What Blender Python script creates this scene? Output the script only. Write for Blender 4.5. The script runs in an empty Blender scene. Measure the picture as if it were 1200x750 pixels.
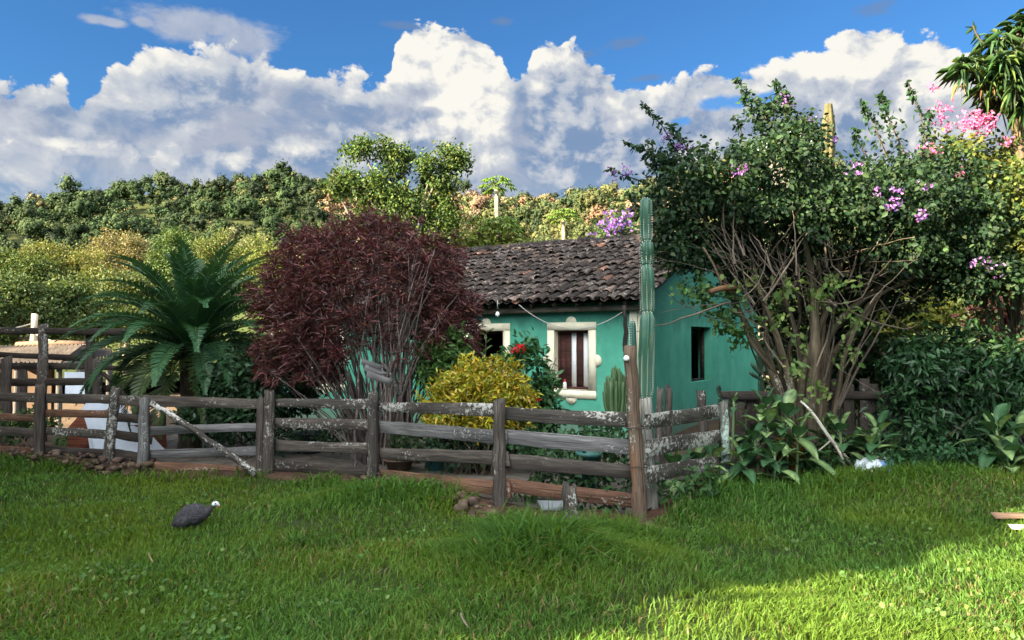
import bpy, math, random
import numpy as np
from mathutils import Vector
PI = math.pi
scene = bpy.context.scene
COL = scene.collection
rng = np.random.default_rng(7)
random.seed(7)

# ------------------------------------------------------------------ camera model
CAM_Z = 1.9
PITCH = math.radians(1.64)
FPX = 873.0
def at(px, py, d):
    """World point on the sight line of photo pixel (px,py) (1200x750) at forward distance d."""
    a = 375.0 - py
    sc = d / (FPX * math.cos(PITCH) - a * math.sin(PITCH))
    return np.array([(px - 600.0) * sc, d, CAM_Z + (FPX * math.sin(PITCH) + a * math.cos(PITCH)) * sc])

def smooth(x, a, b):
    t = np.clip((np.asarray(x, float) - a) / (b - a), 0, 1)
    return t * t * (3 - 2 * t)

def vnoise(x, y, seed=0):
    """cheap smooth value noise, vectorised"""
    x = np.asarray(x, float); y = np.asarray(y, float)
    xi = np.floor(x).astype(np.int64); yi = np.floor(y).astype(np.int64)
    fx = x - xi; fy = y - yi
    fx = fx * fx * (3 - 2 * fx); fy = fy * fy * (3 - 2 * fy)
    def h(a, b):
        n = (a * 374761393 + b * 668265263 + seed * 982451653) & 0x7fffffff
        n = ((n ^ (n >> 13)) * 1274126177) & 0x7fffffff
        return ((n ^ (n >> 16)) & 0xffff) / 65535.0
    return (h(xi, yi) * (1 - fx) + h(xi + 1, yi) * fx) * (1 - fy) + (h(xi, yi + 1) * (1 - fx) + h(xi + 1, yi + 1) * fx) * fy

FX = np.array([-40, -14, -9.5, -7.5, -6.1, -5.2, -3.53, -1.84, -0.14, 1.31, 2.88, 4.2, 6.5, 9, 14, 40.])
FY = np.array([16, 14.5, 12.9, 11.85, 11.2, 10.56, 10.7, 9.87, 8.1, 7.6, 10.05, 10.5, 10.3, 9.6, 9.4, 9.4])
def fence_y(x): return np.interp(x, FX, FY)

def gz(x, y):
    """ground height of the near ground (inside about 60 m)"""
    x = np.asarray(x, float); y = np.asarray(y, float)
    f = fence_y(x)
    front = smooth(f - y, 0.0, 1.2)
    z = 0.30 * (1 - smooth(y, 2.0, 8.0))
    z = z + 0.26 * smooth(x, 2.2, 5.5) * smooth(y, 5.5, 9.5) * (1 - smooth(y, 14, 20))
    z = z + front * (0.16 * np.exp(-((x + 1.15) / 1.0) ** 2 - ((y - 8.55) / 0.55) ** 2) + 0.09 * (vnoise(x * 1.1, y * 1.1, 3) - .5) + 0.03 * (vnoise(x * 2.7, y * 2.7, 5) - .5))
    z = z + front * 0.12 * np.exp(-((x - .2) / .5) ** 2 - ((y - 6.1) / .5) ** 2)
    z = z - 1.1 * smooth(y, 15.5, 21) * smooth(-x, 8.5, 12.5)
    return z

def on_ground(px, py):
    d = 8.0
    for _ in range(40):
        p = at(px, py, d)
        dz = p[2] - float(gz(p[0], p[1]))
        slope = (p[2] - CAM_Z) / d
        d = d - dz / min(slope, -0.02) * 0.7
        d = max(2.0, min(d, 60))
    p = at(px, py, d)
    p[2] = float(gz(p[0], p[1]))
    return p

# ------------------------------------------------------------------ mesh builder
class MB:
    def __init__(s):
        s.V = []; s.F4 = []; s.F3 = []; s.C = []; s.G = []; s.n = 0
    def add(s, V, F4=None, F3=None, col=None, gc=None):
        V = np.asarray(V, float).reshape(-1, 3)
        if F4 is not None and len(F4): s.F4.append(np.asarray(F4, np.int64).reshape(-1, 4) + s.n)
        if F3 is not None and len(F3): s.F3.append(np.asarray(F3, np.int64).reshape(-1, 3) + s.n)
        s.V.append(V)
        if col is None: col = np.ones((len(V), 3))
        col = np.asarray(col, float)
        if col.ndim == 1: col = np.tile(col, (len(V), 1))
        s.C.append(col)
        s.G.append(V if gc is None else np.asarray(gc, float))
        s.n += len(V)
        return s
    def build(s, name, mat, parent=None, smooth_=False, loc=None):
        V = np.concatenate(s.V); C = np.concatenate(s.C); G = np.concatenate(s.G)
        off = np.zeros(3)
        if parent is not None: off = np.array(parent['_o'])
        elif loc is not None: off = np.asarray(loc, float)
        V = V - off
        f4 = np.concatenate(s.F4) if s.F4 else np.zeros((0, 4), np.int64)
        f3 = np.concatenate(s.F3) if s.F3 else np.zeros((0, 3), np.int64)
        me = bpy.data.meshes.new(name)
        me.vertices.add(len(V)); me.vertices.foreach_set('co', V.astype(np.float32).ravel())
        loops = np.concatenate([f4.ravel(), f3.ravel()])
        me.loops.add(len(loops)); me.loops.foreach_set('vertex_index', loops.astype(np.int32))
        starts = np.concatenate([np.arange(len(f4)) * 4, len(f4) * 4 + np.arange(len(f3)) * 3])
        me.polygons.add(len(starts)); me.polygons.foreach_set('loop_start', starts.astype(np.int32))
        if smooth_: me.polygons.foreach_set('use_smooth', np.ones(len(starts), bool))
        me.update(calc_edges=True)
        me.validate()
        a = me.attributes.new('Col', 'FLOAT_COLOR', 'POINT')
        a.data.foreach_set('color', np.concatenate([C, np.ones((len(C), 1))], 1).astype(np.float32).ravel())
        a = me.attributes.new('gc', 'FLOAT_VECTOR', 'POINT')
        a.data.foreach_set('vector', G.astype(np.float32).ravel())
        me.materials.append(mat)
        o = bpy.data.objects.new(name, me); COL.objects.link(o)
        o['_o'] = [float(v) for v in off]
        if parent is not None: o.parent = parent
        else: o.location = off
        return o

def tag(o, label=None, cat=None, group=None, kind=None):
    if label: o['label'] = label
    if cat: o['category'] = cat
    if group: o['group'] = group
    if kind: o['kind'] = kind
    return o
def thing(name, label, cat, loc, group=None):
    o = bpy.data.objects.new(name, None); COL.objects.link(o)
    o.empty_display_size = .2
    o.location = [float(v) for v in loc]
    o['_o'] = [float(v) for v in loc]
    return tag(o, label, cat, group)

def unit(v):
    v = np.asarray(v, float)
    return v / np.maximum(np.linalg.norm(v, axis=-1, keepdims=True), 1e-9)

def frames(P):
    P = np.asarray(P, float)
    T = np.gradient(P, axis=0); T = unit(T)
    n = np.cross(T[0], [0, 0, 1.]);
    if np.linalg.norm(n) < .1: n = np.cross(T[0], [0, 1., 0])
    n = unit(n); N = [n]
    for i in range(1, len(P)):
        n = N[-1] - T[i] * np.dot(N[-1], T[i]); N.append(unit(n))
    N = np.array(N); B = np.cross(T, N)
    return T, N, B

def tube(mb, P, R, sides=6, col=(1, 1, 1), cap=True, jit=0., rs=None, shape=None):
    """tapered tube through points P with radii R (number or list); shape: function(angle array)->radius factor"""
    P = np.asarray(P, float); m = len(P)
    R = np.broadcast_to(np.asarray(R, float), (m,))
    T, N, B = frames(P)
    a = np.arange(sides) * 2 * PI / sides
    f = np.ones(sides) if shape is None else shape(a)
    rad = R[:, None] * f[None, :]
    r_ = rs if rs is not None else rng
    if jit: rad = rad * (1 + jit * (r_.random((m, sides)) - .5))
    V = P[:, None, :] + rad[..., None] * (np.cos(a)[None, :, None] * N[:, None, :] + np.sin(a)[None, :, None] * B[:, None, :])
    L = np.concatenate([[0], np.cumsum(np.linalg.norm(np.diff(P, axis=0), axis=1))])
    off = r_.random(3) * 50
    gc = np.stack([np.repeat(L, sides) + off[0], np.tile(np.cos(a), m) * np.repeat(R, sides) + off[1], np.tile(np.sin(a), m) * np.repeat(R, sides) + off[2]], 1)
    i = np.arange(m - 1)[:, None] * sides; j = np.arange(sides)[None, :]; k = (j + 1) % sides
    F = np.stack([i + j, i + k, i + sides + k, i + sides + j], -1).reshape(-1, 4)
    V = V.reshape(-1, 3); F3 = None
    if cap:
        V = np.concatenate([V, P[:1] - T[:1] * 0, P[-1:]]); c0 = m * sides; c1 = c0 + 1
        gc = np.concatenate([gc, [[off[0], off[1], off[2]]], [[L[-1] + off[0], off[1], off[2]]]])
        jj = np.arange(sides); kk = (jj + 1) % sides
        F3 = np.concatenate([np.stack([np.full(sides, c0), kk, jj], 1), np.stack([np.full(sides, c1), (m - 1) * sides + jj, (m - 1) * sides + kk], 1)])
    mb.add(V, F, F3, np.tile(np.asarray(col, float), (len(V), 1)), gc)

def curve(A, B, sag=(0, 0, 0), n=8, wob=0., rs=None):
    """curve from A to B bowed by sag in its middle"""
    r_ = rs if rs is not None else rng
    A = np.asarray(A, float); B = np.asarray(B, float)
    t = np.linspace(0, 1, n)[:, None]
    P = A * (1 - t) + B * t + 4 * t * (1 - t) * np.asarray(sag, float)
    if wob:
        w = (r_.random((n, 3)) - .5) * wob; w[0] = 0
        P = P + w
    return P

def plank(mb, A, B, h, th, up=(0, 0, 1), nseg=10, wob=.006, rs=None, col=(1, 1, 1)):
    """a weathered board from A to B, h wide along up, th thick"""
    r_ = rs if rs is not None else rng
    A = np.asarray(A, float); B = np.asarray(B, float)
    T = unit(B - A); U = np.asarray(up, float); U = unit(U - T * np.dot(U, T)); W = np.cross(T, U)
    c = min(h, th) * .16
    sec = np.array([[-h / 2 + c, -th / 2], [h / 2 - c, -th / 2], [h / 2, -th / 2 + c], [h / 2, th / 2 - c], [h / 2 - c, th / 2], [-h / 2 + c, th / 2], [-h / 2, th / 2 - c], [-h / 2, -th / 2 + c]])
    t = np.linspace(0, 1, nseg + 1)
    bow = (r_.random() - .5) * wob * 4
    V = []; G = []
    off = r_.random(3) * 50; L = np.linalg.norm(B - A)
    ek = (r_.random(2) - .5) * h * .18
    wt = np.cumsum(r_.normal(0, wob * .6, nseg + 1)); wb = np.cumsum(r_.normal(0, wob * .6, nseg + 1))
    wt -= wt.mean(); wb -= wb.mean()
    for i, tt in enumerate(t):
        c_ = A + (B - A) * tt + U * bow * 4 * tt * (1 - tt)
        for (u, w) in sec:
            du = (wt[i] if u > 0 else wb[i]) + r_.normal(0, wob * .15)
            e = (ek[0] * u / h * 2 if i == 0 else (ek[1] * u / h * 2 if i == nseg else 0))
            V.append(c_ + U * (u + du) + W * (w + r_.normal(0, wob * .1)) + T * e)
            G.append([tt * L + off[0], u + off[1], w + off[2]])
    F = []
    for i in range(nseg):
        for j in range(8):
            k = (j + 1) % 8
            F.append([i * 8 + j, i * 8 + k, i * 8 + 8 + k, i * 8 + 8 + j])
    F += [[0, 7, 6, 5], [0, 5, 4, 1], [4, 3, 2, 1]]
    o = nseg * 8
    F += [[o, o + 5, o + 6, o + 7], [o, o + 1, o + 4, o + 5], [o + 1, o + 2, o + 3, o + 4]]
    mb.add(V, F, None, np.tile(np.asarray(col, float), (len(V), 1)), G)

def post(mb, base, top, r, sides=9, jit=.22, rs=None, taper=.9, n=9, ragged=.05, col=(1, 1, 1)):
    r_ = rs if rs is not None else rng
    base = np.asarray(base, float); top = np.asarray(top, float)
    P = np.array([base + (top - base) * t for t in np.linspace(0, 1, n)])
    P[1:-1] += r_.normal(0, r * .07, (n - 2, 3))
    R = r * np.linspace(1, taper, n) * (1 + r_.normal(0, .04, n))
    prof = 1 + jit * (r_.random(sides) - .5)
    tube(mb, P, R, sides, col, True, jit * .35, r_, lambda a: prof)
    V = mb.V[-1]
    V[(n - 1) * sides:n * sides] += (top - base) / np.linalg.norm(top - base) * (r_.random((sides, 1)) - .6) * ragged * 2

def box(mb, lo, hi, col=(1, 1, 1), M=None):
    x0, y0, z0 = lo; x1, y1, z1 = hi
    V = np.array([[x0, y0, z0], [x1, y0, z0], [x1, y1, z0], [x0, y1, z0], [x0, y0, z1], [x1, y0, z1], [x1, y1, z1], [x0, y1, z1]], float)
    g = V.copy()
    if M is not None: V = M(V)
    mb.add(V, [[0, 3, 2, 1], [4, 5, 6, 7], [0, 1, 5, 4], [1, 2, 6, 5], [2, 3, 7, 6], [3, 0, 4, 7]], None, np.tile(np.asarray(col, float), (8, 1)), g)

def leaves(mb, P, D, N, L, W, col, fold=.12, droop=0., simple=False):
    """n leaves: base points P, directions D, normals N, lengths L, widths W, colours col (n,3)"""
    n = len(P); D = unit(D)
    S = unit(np.cross(D, N)); N = np.cross(S, D)
    L = np.broadcast_to(np.asarray(L, float), (n,))[:, None]; W = np.broadcast_to(np.asarray(W, float), (n,))[:, None]
    dz = np.array([0, 0, -1.])[None, :] * L * droop
    tip = P + D * L + dz
    if simple:
        l = P + D * L * .5 + S * W * .5 + N * W * fold + dz * .2
        r = P + D * L * .5 - S * W * .5 + N * W * fold + dz * .2
        V = np.stack([P, l, tip, r], 1).reshape(-1, 3)
        i = np.arange(n)[:, None] * 4
        F = i + np.array([[0, 1, 2, 3]])
        mb.add(V, F, None, np.repeat(col, 4, 0), V)
        return
    l1 = P + D * L * .33 + S * W * .5 + N * W * fold + dz * .1
    r1 = P + D * L * .33 - S * W * .5 + N * W * fold + dz * .1
    l2 = P + D * L * .72 + S * W * .36 + N * W * fold + dz * .45
    r2 = P + D * L * .72 - S * W * .36 + N * W * fold + dz * .45
    V = np.stack([P, l1, l2, tip, r2, r1], 1).reshape(-1, 3)
    i = np.arange(n)[:, None] * 6
    F = np.concatenate([i + np.array([[0, 1, 2, 3]]), i + np.array([[0, 3, 4, 5]])])
    mb.add(V, F, None, np.repeat(col, 6, 0), V)

def randdir(n, r_=None, zb=0.):
    r_ = r_ if r_ is not None else rng
    v = r_.normal(0, 1, (n, 3)); v = unit(v); v[:, 2] += zb
    return unit(v)

def tints(n, base, var=.25, hue=.12, r_=None, alt=None, altp=0.):
    """n leaf colours around base"""
    r_ = r_ if r_ is not None else rng
    base = np.asarray(base, float)
    c = np.tile(base, (n, 1))
    if alt is not None:
        alts = np.asarray(alt, float).reshape(-1, 3)
        m = r_.random(n) < altp
        c[m] = alts[r_.integers(0, len(alts), n)][m]
    c = c * (1 + var * (r_.random((n, 1)) * 2 - 1)) * (1 + hue * (r_.random((n, 3)) * 2 - 1))
    return np.clip(c, 0.001, .95)

def clump_points(center, rad, n, r_, shell=.55):
    """points in an ellipsoid, more of them towards its surface"""
    d = randdir(n, r_)
    r = shell + (1 - shell) * r_.random(n)
    r = r * (.8 + .4 * r_.random(n))
    return np.asarray(center) + d * r[:, None] * np.asarray(rad), d

def foliage(mb, clumps, per_m2, leaf, base, r_, alt=None, altp=0., twig=None, sub=.28, aspect=.5, var=.28, simple=False, zb=.35, droop=.1, thin=1.):
    """clumps: list of (center, (rx,ry,rz)); sub-clumps of leaves sit through each ellipsoid's outer volume, leaving gaps between"""
    ends = []
    for (c, rad) in clumps:
        rad = np.asarray(rad, float)
        area = 4 * PI * ((rad[0] * rad[1] + rad[0] * rad[2] + rad[1] * rad[2]) / 3)
        ns = max(4, int(area / (sub * sub) * .55 * thin))
        sc, sd = clump_points(c, rad * .92, ns, r_)
        tint = 1 + .35 * (r_.random(ns) - .5)
        nl = max(3, int(per_m2 * area / ns))
        P = np.repeat(sc, nl, 0) + r_.normal(0, sub * .42, (ns * nl, 3))
        out = np.repeat(sd, nl, 0)
        D = unit(out * .5 + randdir(ns * nl, r_) * 1.0 + np.array([0, 0, -.15]))
        N = unit(out * .6 + randdir(ns * nl, r_) * .8 + np.array([0, 0, zb]))
        L = leaf * (.65 + .7 * r_.random(ns * nl))
        col = tints(ns * nl, base, var, .12, r_, alt, altp) * np.repeat(tint, nl)[:, None]
        leaves(mb, P, D, N, L, L * aspect, col, droop=droop, simple=simple)
        ends.append(sc)
    return ends

# ------------------------------------------------------------------ materials
def new_mat(name):
    m = bpy.data.materials.new(name); m.use_nodes = True
    nt = m.node_tree; nt.nodes.clear()
    out = nt.nodes.new('ShaderNodeOutputMaterial')
    return m, nt, out
def nd(nt, typ, **kw):
    n = nt.nodes.new(typ)
    for k, v in kw.items():
        if k.startswith('i_'):
            n.inputs[k[2:].replace('_', ' ')].default_value = v
        else: setattr(n, k, v)
    return n
def attr(nt, name):
    n = nt.nodes.new('ShaderNodeAttribute'); n.attribute_name = name; return n
def mixc(nt, fac, a, b, blend='MIX'):
    n = nt.nodes.new('ShaderNodeMix'); n.data_type = 'RGBA'; n.blend_type = blend
    for s, v in ((0, fac), (6, a), (7, b)):
        if hasattr(v, 'links') or isinstance(v, bpy.types.NodeSocket): nt.links.new(v, n.inputs[s])
        else: n.inputs[s].default_value = (v if s == 0 else (tuple(v) + (1,) if len(v) == 3 else v))
    return n.outputs[2]
def ramp(nt, fac, stops, interp='LINEAR'):
    n = nt.nodes.new('ShaderNodeValToRGB'); n.color_ramp.interpolation = interp
    e = n.color_ramp.elements
    while len(e) < len(stops): e.new(.5)
    for i, (p, c) in enumerate(stops):
        e[i].position = p; e[i].color = (c, c, c, 1) if np.isscalar(c) else tuple(c) + (1,)
    nt.links.new(fac, n.inputs[0])
    return n.outputs[0]
def noise(nt, vec, scale, detail=4, rough=.6, dist=0.):
    n = nt.nodes.new('ShaderNodeTexNoise'); n.inputs['Scale'].default_value = scale
    n.inputs['Detail'].default_value = detail; n.inputs['Roughness'].default_value = rough; n.inputs['Distortion'].default_value = dist
    if vec is not None: nt.links.new(vec, n.inputs['Vector'])
    return n.outputs['Fac']
def vmul(nt, vec, s):
    n = nt.nodes.new('ShaderNodeVectorMath'); n.operation = 'MULTIPLY'
    nt.links.new(vec, n.inputs[0]); n.inputs[1].default_value = s
    return n.outputs[0]
def mathn(nt, op, a, b=0., c=None, clamp=False):
    n = nt.nodes.new('ShaderNodeMath'); n.operation = op; n.use_clamp = clamp
    for i, v in enumerate((a, b, c)):
        if v is None: continue
        if isinstance(v, bpy.types.NodeSocket): nt.links.new(v, n.inputs[i])
        else: n.inputs[i].default_value = v
    return n.outputs[0]
def principled(nt, out, color, rough=.7, bump=None, bstr=.3, bdist=.01, spec=.3):
    p = nt.nodes.new('ShaderNodeBsdfPrincipled')
    if isinstance(color, bpy.types.NodeSocket): nt.links.new(color, p.inputs['Base Color'])
    else: p.inputs['Base Color'].default_value = tuple(color) + (1,)
    if isinstance(rough, bpy.types.NodeSocket): nt.links.new(rough, p.inputs['Roughness'])
    else: p.inputs['Roughness'].default_value = rough
    p.inputs['Specular IOR Level'].default_value = spec
    if bump is not None:
        b = nt.nodes.new('ShaderNodeBump'); b.inputs['Strength'].default_value = bstr; b.inputs['Distance'].default_value = bdist
        nt.links.new(bump, b.inputs['Height']); nt.links.new(b.outputs[0], p.inputs['Normal'])
    nt.links.new(p.outputs[0], out.inputs[0])
    return p

def mat_leaf(name, trans=.35, rough=.5, spec=.35, tcol=(1.25, 1.15, .55)):
    m, nt, out = new_mat(name)
    a = attr(nt, 'Col').outputs['Color']
    p = principled(nt, out, a, rough, spec=spec)
    t = nd(nt, 'ShaderNodeBsdfTranslucent')
    nt.links.new(mixc(nt, 1.0, a, tcol, 'MULTIPLY'), t.inputs[0])
    mx = nd(nt, 'ShaderNodeMixShader'); mx.inputs[0].default_value = trans
    nt.links.new(p.outputs[0], mx.inputs[1]); nt.links.new(t.outputs[0], mx.inputs[2]); nt.links.new(mx.outputs[0], out.inputs[0])
    return m

def mat_wood(name, dark, light, lichen=.3, lich_col=(.36, .355, .31), grain=1., warm=None):
    m, nt, out = new_mat(name)
    g = attr(nt, 'gc').outputs['Vector']
    c = attr(nt, 'Col').outputs['Color']
    n1 = noise(nt, vmul(nt, g, (2.2, 38 * grain, 38 * grain)), 1.0, 5, .65, .4)
    n2 = noise(nt, vmul(nt, g, (1.1, 4, 4)), 1.0, 3, .5)
    n6 = noise(nt, vmul(nt, g, (5, 150 * grain, 150 * grain)), 1.0, 3, .6)
    n7 = noise(nt, vmul(nt, g, (.8, 62 * grain, 62 * grain)), 1.0, 2, .5, .8)
    col = mixc(nt, ramp(nt, n1, [(.3, 0), (.72, 1)]), dark, light)
    col = mixc(nt, ramp(nt, n2, [(.3, 0.), (.75, .8)]), col, [v * .38 for v in dark])
    col = mixc(nt, 1.0, col, ramp(nt, n6, [(.3, .6), (.7, 1.45)]), 'MULTIPLY')
    col = mixc(nt, ramp(nt, n7, [(.34, .85), (.40, 0)]), col, [v * .25 for v in dark])
    if warm is not None:
        n5 = noise(nt, vmul(nt, g, (.9, 3, 3)), 1.3, 3, .5)
        col = mixc(nt, ramp(nt, n5, [(.52, 0.), (.7, .75)]), col, warm)
    n3 = noise(nt, vmul(nt, g, (20, 26, 26)), 1.0, 6, .75, .6)
    n4 = noise(nt, vmul(nt, g, (1.0, 3.5, 3.5)), 1.0, 2, .5)
    lm = mathn(nt, 'ADD', n3, mathn(nt, 'MULTIPLY', mathn(nt, 'SUBTRACT', n4, .5), .7))
    lf = ramp(nt, lm, [(.71 - lichen * .24, 0), (.77 - lichen * .24, .8)])
    col = mixc(nt, lf, col, lich_col)
    col = mixc(nt, 1.0, col, c, 'MULTIPLY')
    hsum = mathn(nt, 'ADD', mathn(nt, 'MULTIPLY', n1, 1.0), mathn(nt, 'MULTIPLY', lf, .3))
    principled(nt, out, col, .85, hsum, .6, .006, .2)
    return m

def mat_plain(name, color, rough=.6, var=.25, scale=8, bstr=.2, spec=.3, bdist=.004, dirt=None):
    m, nt, out = new_mat(name)
    g = attr(nt, 'gc').outputs['Vector']; c = attr(nt, 'Col').outputs['Color']
    n1 = noise(nt, g, scale, 5, .65)
    col = mixc(nt, ramp(nt, n1, [(.3, 0), (.7, 1)]), [v * (1 - var) for v in color], [min(.95, v * (1 + var)) for v in color])
    if dirt is not None:
        n2 = noise(nt, g, scale * .35, 4, .7)
        col = mixc(nt, ramp(nt, n2, [(.5, 0), (.72, .7)]), col, dirt)
    col = mixc(nt, 1.0, col, c, 'MULTIPLY')
    principled(nt, out, col, rough, n1, bstr, bdist, spec)
    return m
# ------------------------------------------------------------------ shared materials
M_LEAF = mat_leaf('leaf_green', .30, .58, .2)
M_LEAF_GLOSS = mat_leaf('leaf_glossy', .22, .45, .32)
M_LEAF_RED = mat_leaf('leaf_dark_red', .25, .45, .35, (1.2, .7, .6))
M_LEAF_YEL = mat_leaf('leaf_yellow', .3, .42, .4, (1.1, 1.0, .5))
M_PETAL = mat_leaf('petal', .4, .6, .2, (1, .9, 1))
M_FAR = mat_leaf('leaf_far', .10, .8, .1)
M_GRASS = mat_leaf('grass_blade', .48, .55, .16, (1.6, 1.3, .4))
M_BARK = mat_wood('bark_brown', (.05, .038, .024), (.17, .13, .085), .12, (.30, .29, .24), .5)
M_BARK_GREY = mat_wood('bark_grey', (.10, .085, .07), (.26, .23, .2), .25, (.4, .4, .36), .5)
M_STEM_RED = mat_wood('stem_greyish', (.06, .045, .04), (.22, .18, .155), .25, (.36, .33, .3), .5)
M_WOOD = mat_wood('weathered_wood', (.032, .026, .022), (.13, .108, .09), .34, (.36, .35, .31))
M_WOOD_LICHEN = mat_wood('lichened_wood', (.03, .026, .022), (.11, .095, .08), .66, (.42, .41, .37))
M_WOOD_GREY = mat_wood('silver_wood', (.07, .066, .064), (.23, .222, .215), .18, (.42, .41, .38))
M_WOOD_RED = mat_wood('reddish_wood', (.075, .036, .022), (.22, .12, .075), .25, (.4, .38, .34))
M_WOOD_DARK = mat_wood('dark_wood', (.022, .017, .014), (.07, .055, .045), .2, (.26, .26, .23))
M_POST_WARM = mat_wood('warm_post', (.07, .045, .03), (.2, .14, .10), .3, (.36, .4, .34), 1., (.17, .085, .045))
M_CREAM = mat_plain('cream_paint', (.80, .74, .54), .75, .07, 6, .15, .2, .003, (.5, .45, .32))
M_WHITE = mat_plain('white_paint', (.74, .74, .72), .6, .06, 6, .1)
M_SHUTTER = mat_wood('shutter_wood', (.05, .02, .016), (.12, .05, .04), .05, (.2, .12, .1))
M_DARK = mat_plain('near_black', (.012, .011, .010), .9, .2)  # on the window panels this colour stands in for room shade
M_METAL = mat_plain('pale_sheet_metal', (.50, .55, .62), .45, .1, 5, .1, .5, .003, (.42, .46, .50))
M_TERRA = mat_plain('terracotta', (.34, .13, .06), .8, .25, 10)
M_WIRE = mat_plain('wire_grey', (.42, .40, .36), .6, .1)

def mat_plaster():
    m, nt, out = new_mat('teal_plaster')
    g = attr(nt, 'gc').outputs['Vector']
    n1 = noise(nt, g, 1.3, 5, .65); n2 = noise(nt, vmul(nt, g, (3.2, 3.2, 1.0)), 1.0, 5, .7); n3 = noise(nt, g, 26, 3, .6); n4 = noise(nt, g, 5.5, 6, .75)
    col = mixc(nt, ramp(nt, n1, [(.3, 0), (.7, 1)]), (.055, .285, .19), (.095, .385, .26))
    col = mixc(nt, ramp(nt, n2, [(.47, 0), (.74, .5)]), col, (.040, .19, .135))
    sep = nd(nt, 'ShaderNodeSeparateXYZ'); nt.links.new(g, sep.inputs[0])
    low = ramp(nt, mathn(nt, 'ADD', mathn(nt, 'DIVIDE', sep.outputs[2], 1.2), mathn(nt, 'MULTIPLY', mathn(nt, 'SUBTRACT', n4, .5), 1.2)), [(.12, .75), (.5, 0)])
    col = mixc(nt, low, col, (.16, .17, .12))
    col = mixc(nt, ramp(nt, n4, [(.66, 0), (.72, .6)]), col, (.20, .42, .34))
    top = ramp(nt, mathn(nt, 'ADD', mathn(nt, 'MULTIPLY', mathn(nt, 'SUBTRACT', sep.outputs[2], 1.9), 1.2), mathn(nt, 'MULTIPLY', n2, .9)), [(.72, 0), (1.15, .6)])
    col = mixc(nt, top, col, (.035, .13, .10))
    n5 = noise(nt, g, 2.1, 6, .8, .8)
    col = mixc(nt, ramp(nt, n5, [(.58, 0), (.63, .55)]), col, (.11, .31, .25))
    bmp = mathn(nt, 'ADD', mathn(nt, 'MULTIPLY', n3, .5), n4)
    principled(nt, out, col, .82, bmp, .35, .012, .25)
    return m
M_TEAL = mat_plaster()

def mat_tile():
    m, nt, out = new_mat('old_roof_tile')
    g = attr(nt, 'gc').outputs['Vector']; c = attr(nt, 'Col').outputs['Color']
    n1 = noise(nt, g, 5, 6, .7); n2 = noise(nt, g, 17, 5, .7, .5)
    col = mixc(nt, ramp(nt, n1, [(.32, 0), (.68, 1)]), (.012, .0095, .008), (.046, .034, .028))
    col = mixc(nt, ramp(nt, n2, [(.56, 0), (.66, .75)]), col, (.22, .205, .19))
    col = mixc(nt, 1.0, col, c, 'MULTIPLY')
    principled(nt, out, col, .85, n2, .5, .01, .2)
    return m
M_TILE = mat_tile()

# ------------------------------------------------------------------ ground
def mat_ground():
    m, nt, out = new_mat('soil_and_turf')
    g = attr(nt, 'gc').outputs['Vector']; c = attr(nt, 'Col').outputs['Color']
    n1 = noise(nt, g, 3.0, 6, .7); n2 = noise(nt, g, 22, 6, .75); n3 = noise(nt, g, .5, 3, .5)
    col = mixc(nt, 1.0, c, ramp(nt, n1, [(.25, .55), (.75, 1.35)]), 'MULTIPLY')
    col = mixc(nt, 1.0, col, ramp(nt, n2, [(.3, .55), (.7, 1.3)]), 'MULTIPLY')
    principled(nt, out, col, .95, mathn(nt, 'ADD', n1, n2), .6, .03, .1)
    return m
M_GROUND = mat_ground()
def axis(lo, hi, step, far):
    a = np.arange(lo, hi + 1e-6, step)
    o = far * (np.linspace(0, 1, 14)[1:] ** 2.2)
    return np.concatenate([lo - o[::-1], a, hi + o])
gx = axis(-16, 16, .16, 2600); gy = axis(1.5, 24, .15, 2600)
X, Y = np.meshgrid(gx, gy)
Z = gz(X, Y)
Z = np.where(Y > 24, Z * 1.0, Z)
f = fence_y(X) - Y
nz = vnoise(X * 1.3, Y * 1.3, 11)
front = smooth(f, -.15 + .35 * (nz - .5), .35 + .35 * (nz - .5))[..., None]
turf = np.array([.035, .050, .016]); soil = np.array([.075, .042, .027]); yard = np.array([.085, .060, .040])
C = turf * front + soil * (1 - front)
back = smooth(-f, .5, 2.0)[..., None]
C = C * (1 - back) + yard * back
rightg = (smooth(X, 4.5, 7) * smooth(-f, -.2, .8))[..., None]
C = C * (1 - rightg) + np.array([.03, .03, .014]) * rightg
farg = smooth(Y, 24, 34)[..., None]
C = C * (1 - farg) + np.array([.10, .12, .03]) * farg
leftb = (smooth(-X, 8, 12) * smooth(Y, 14, 19))[..., None]
C = C * (1 - leftb) + np.array([.14, .095, .06]) * leftb
h, w = X.shape
idx = np.arange(h * w).reshape(h, w)
F = np.stack([idx[:-1, :-1], idx[:-1, 1:], idx[1:, 1:], idx[1:, :-1]], -1).reshape(-1, 4)
V = np.stack([X, Y, Z], -1).reshape(-1, 3)
mb = MB(); mb.add(V, F, None, C.reshape(-1, 3))
tag(mb.build('ground', M_GROUND, smooth_=True), kind='structure')

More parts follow.
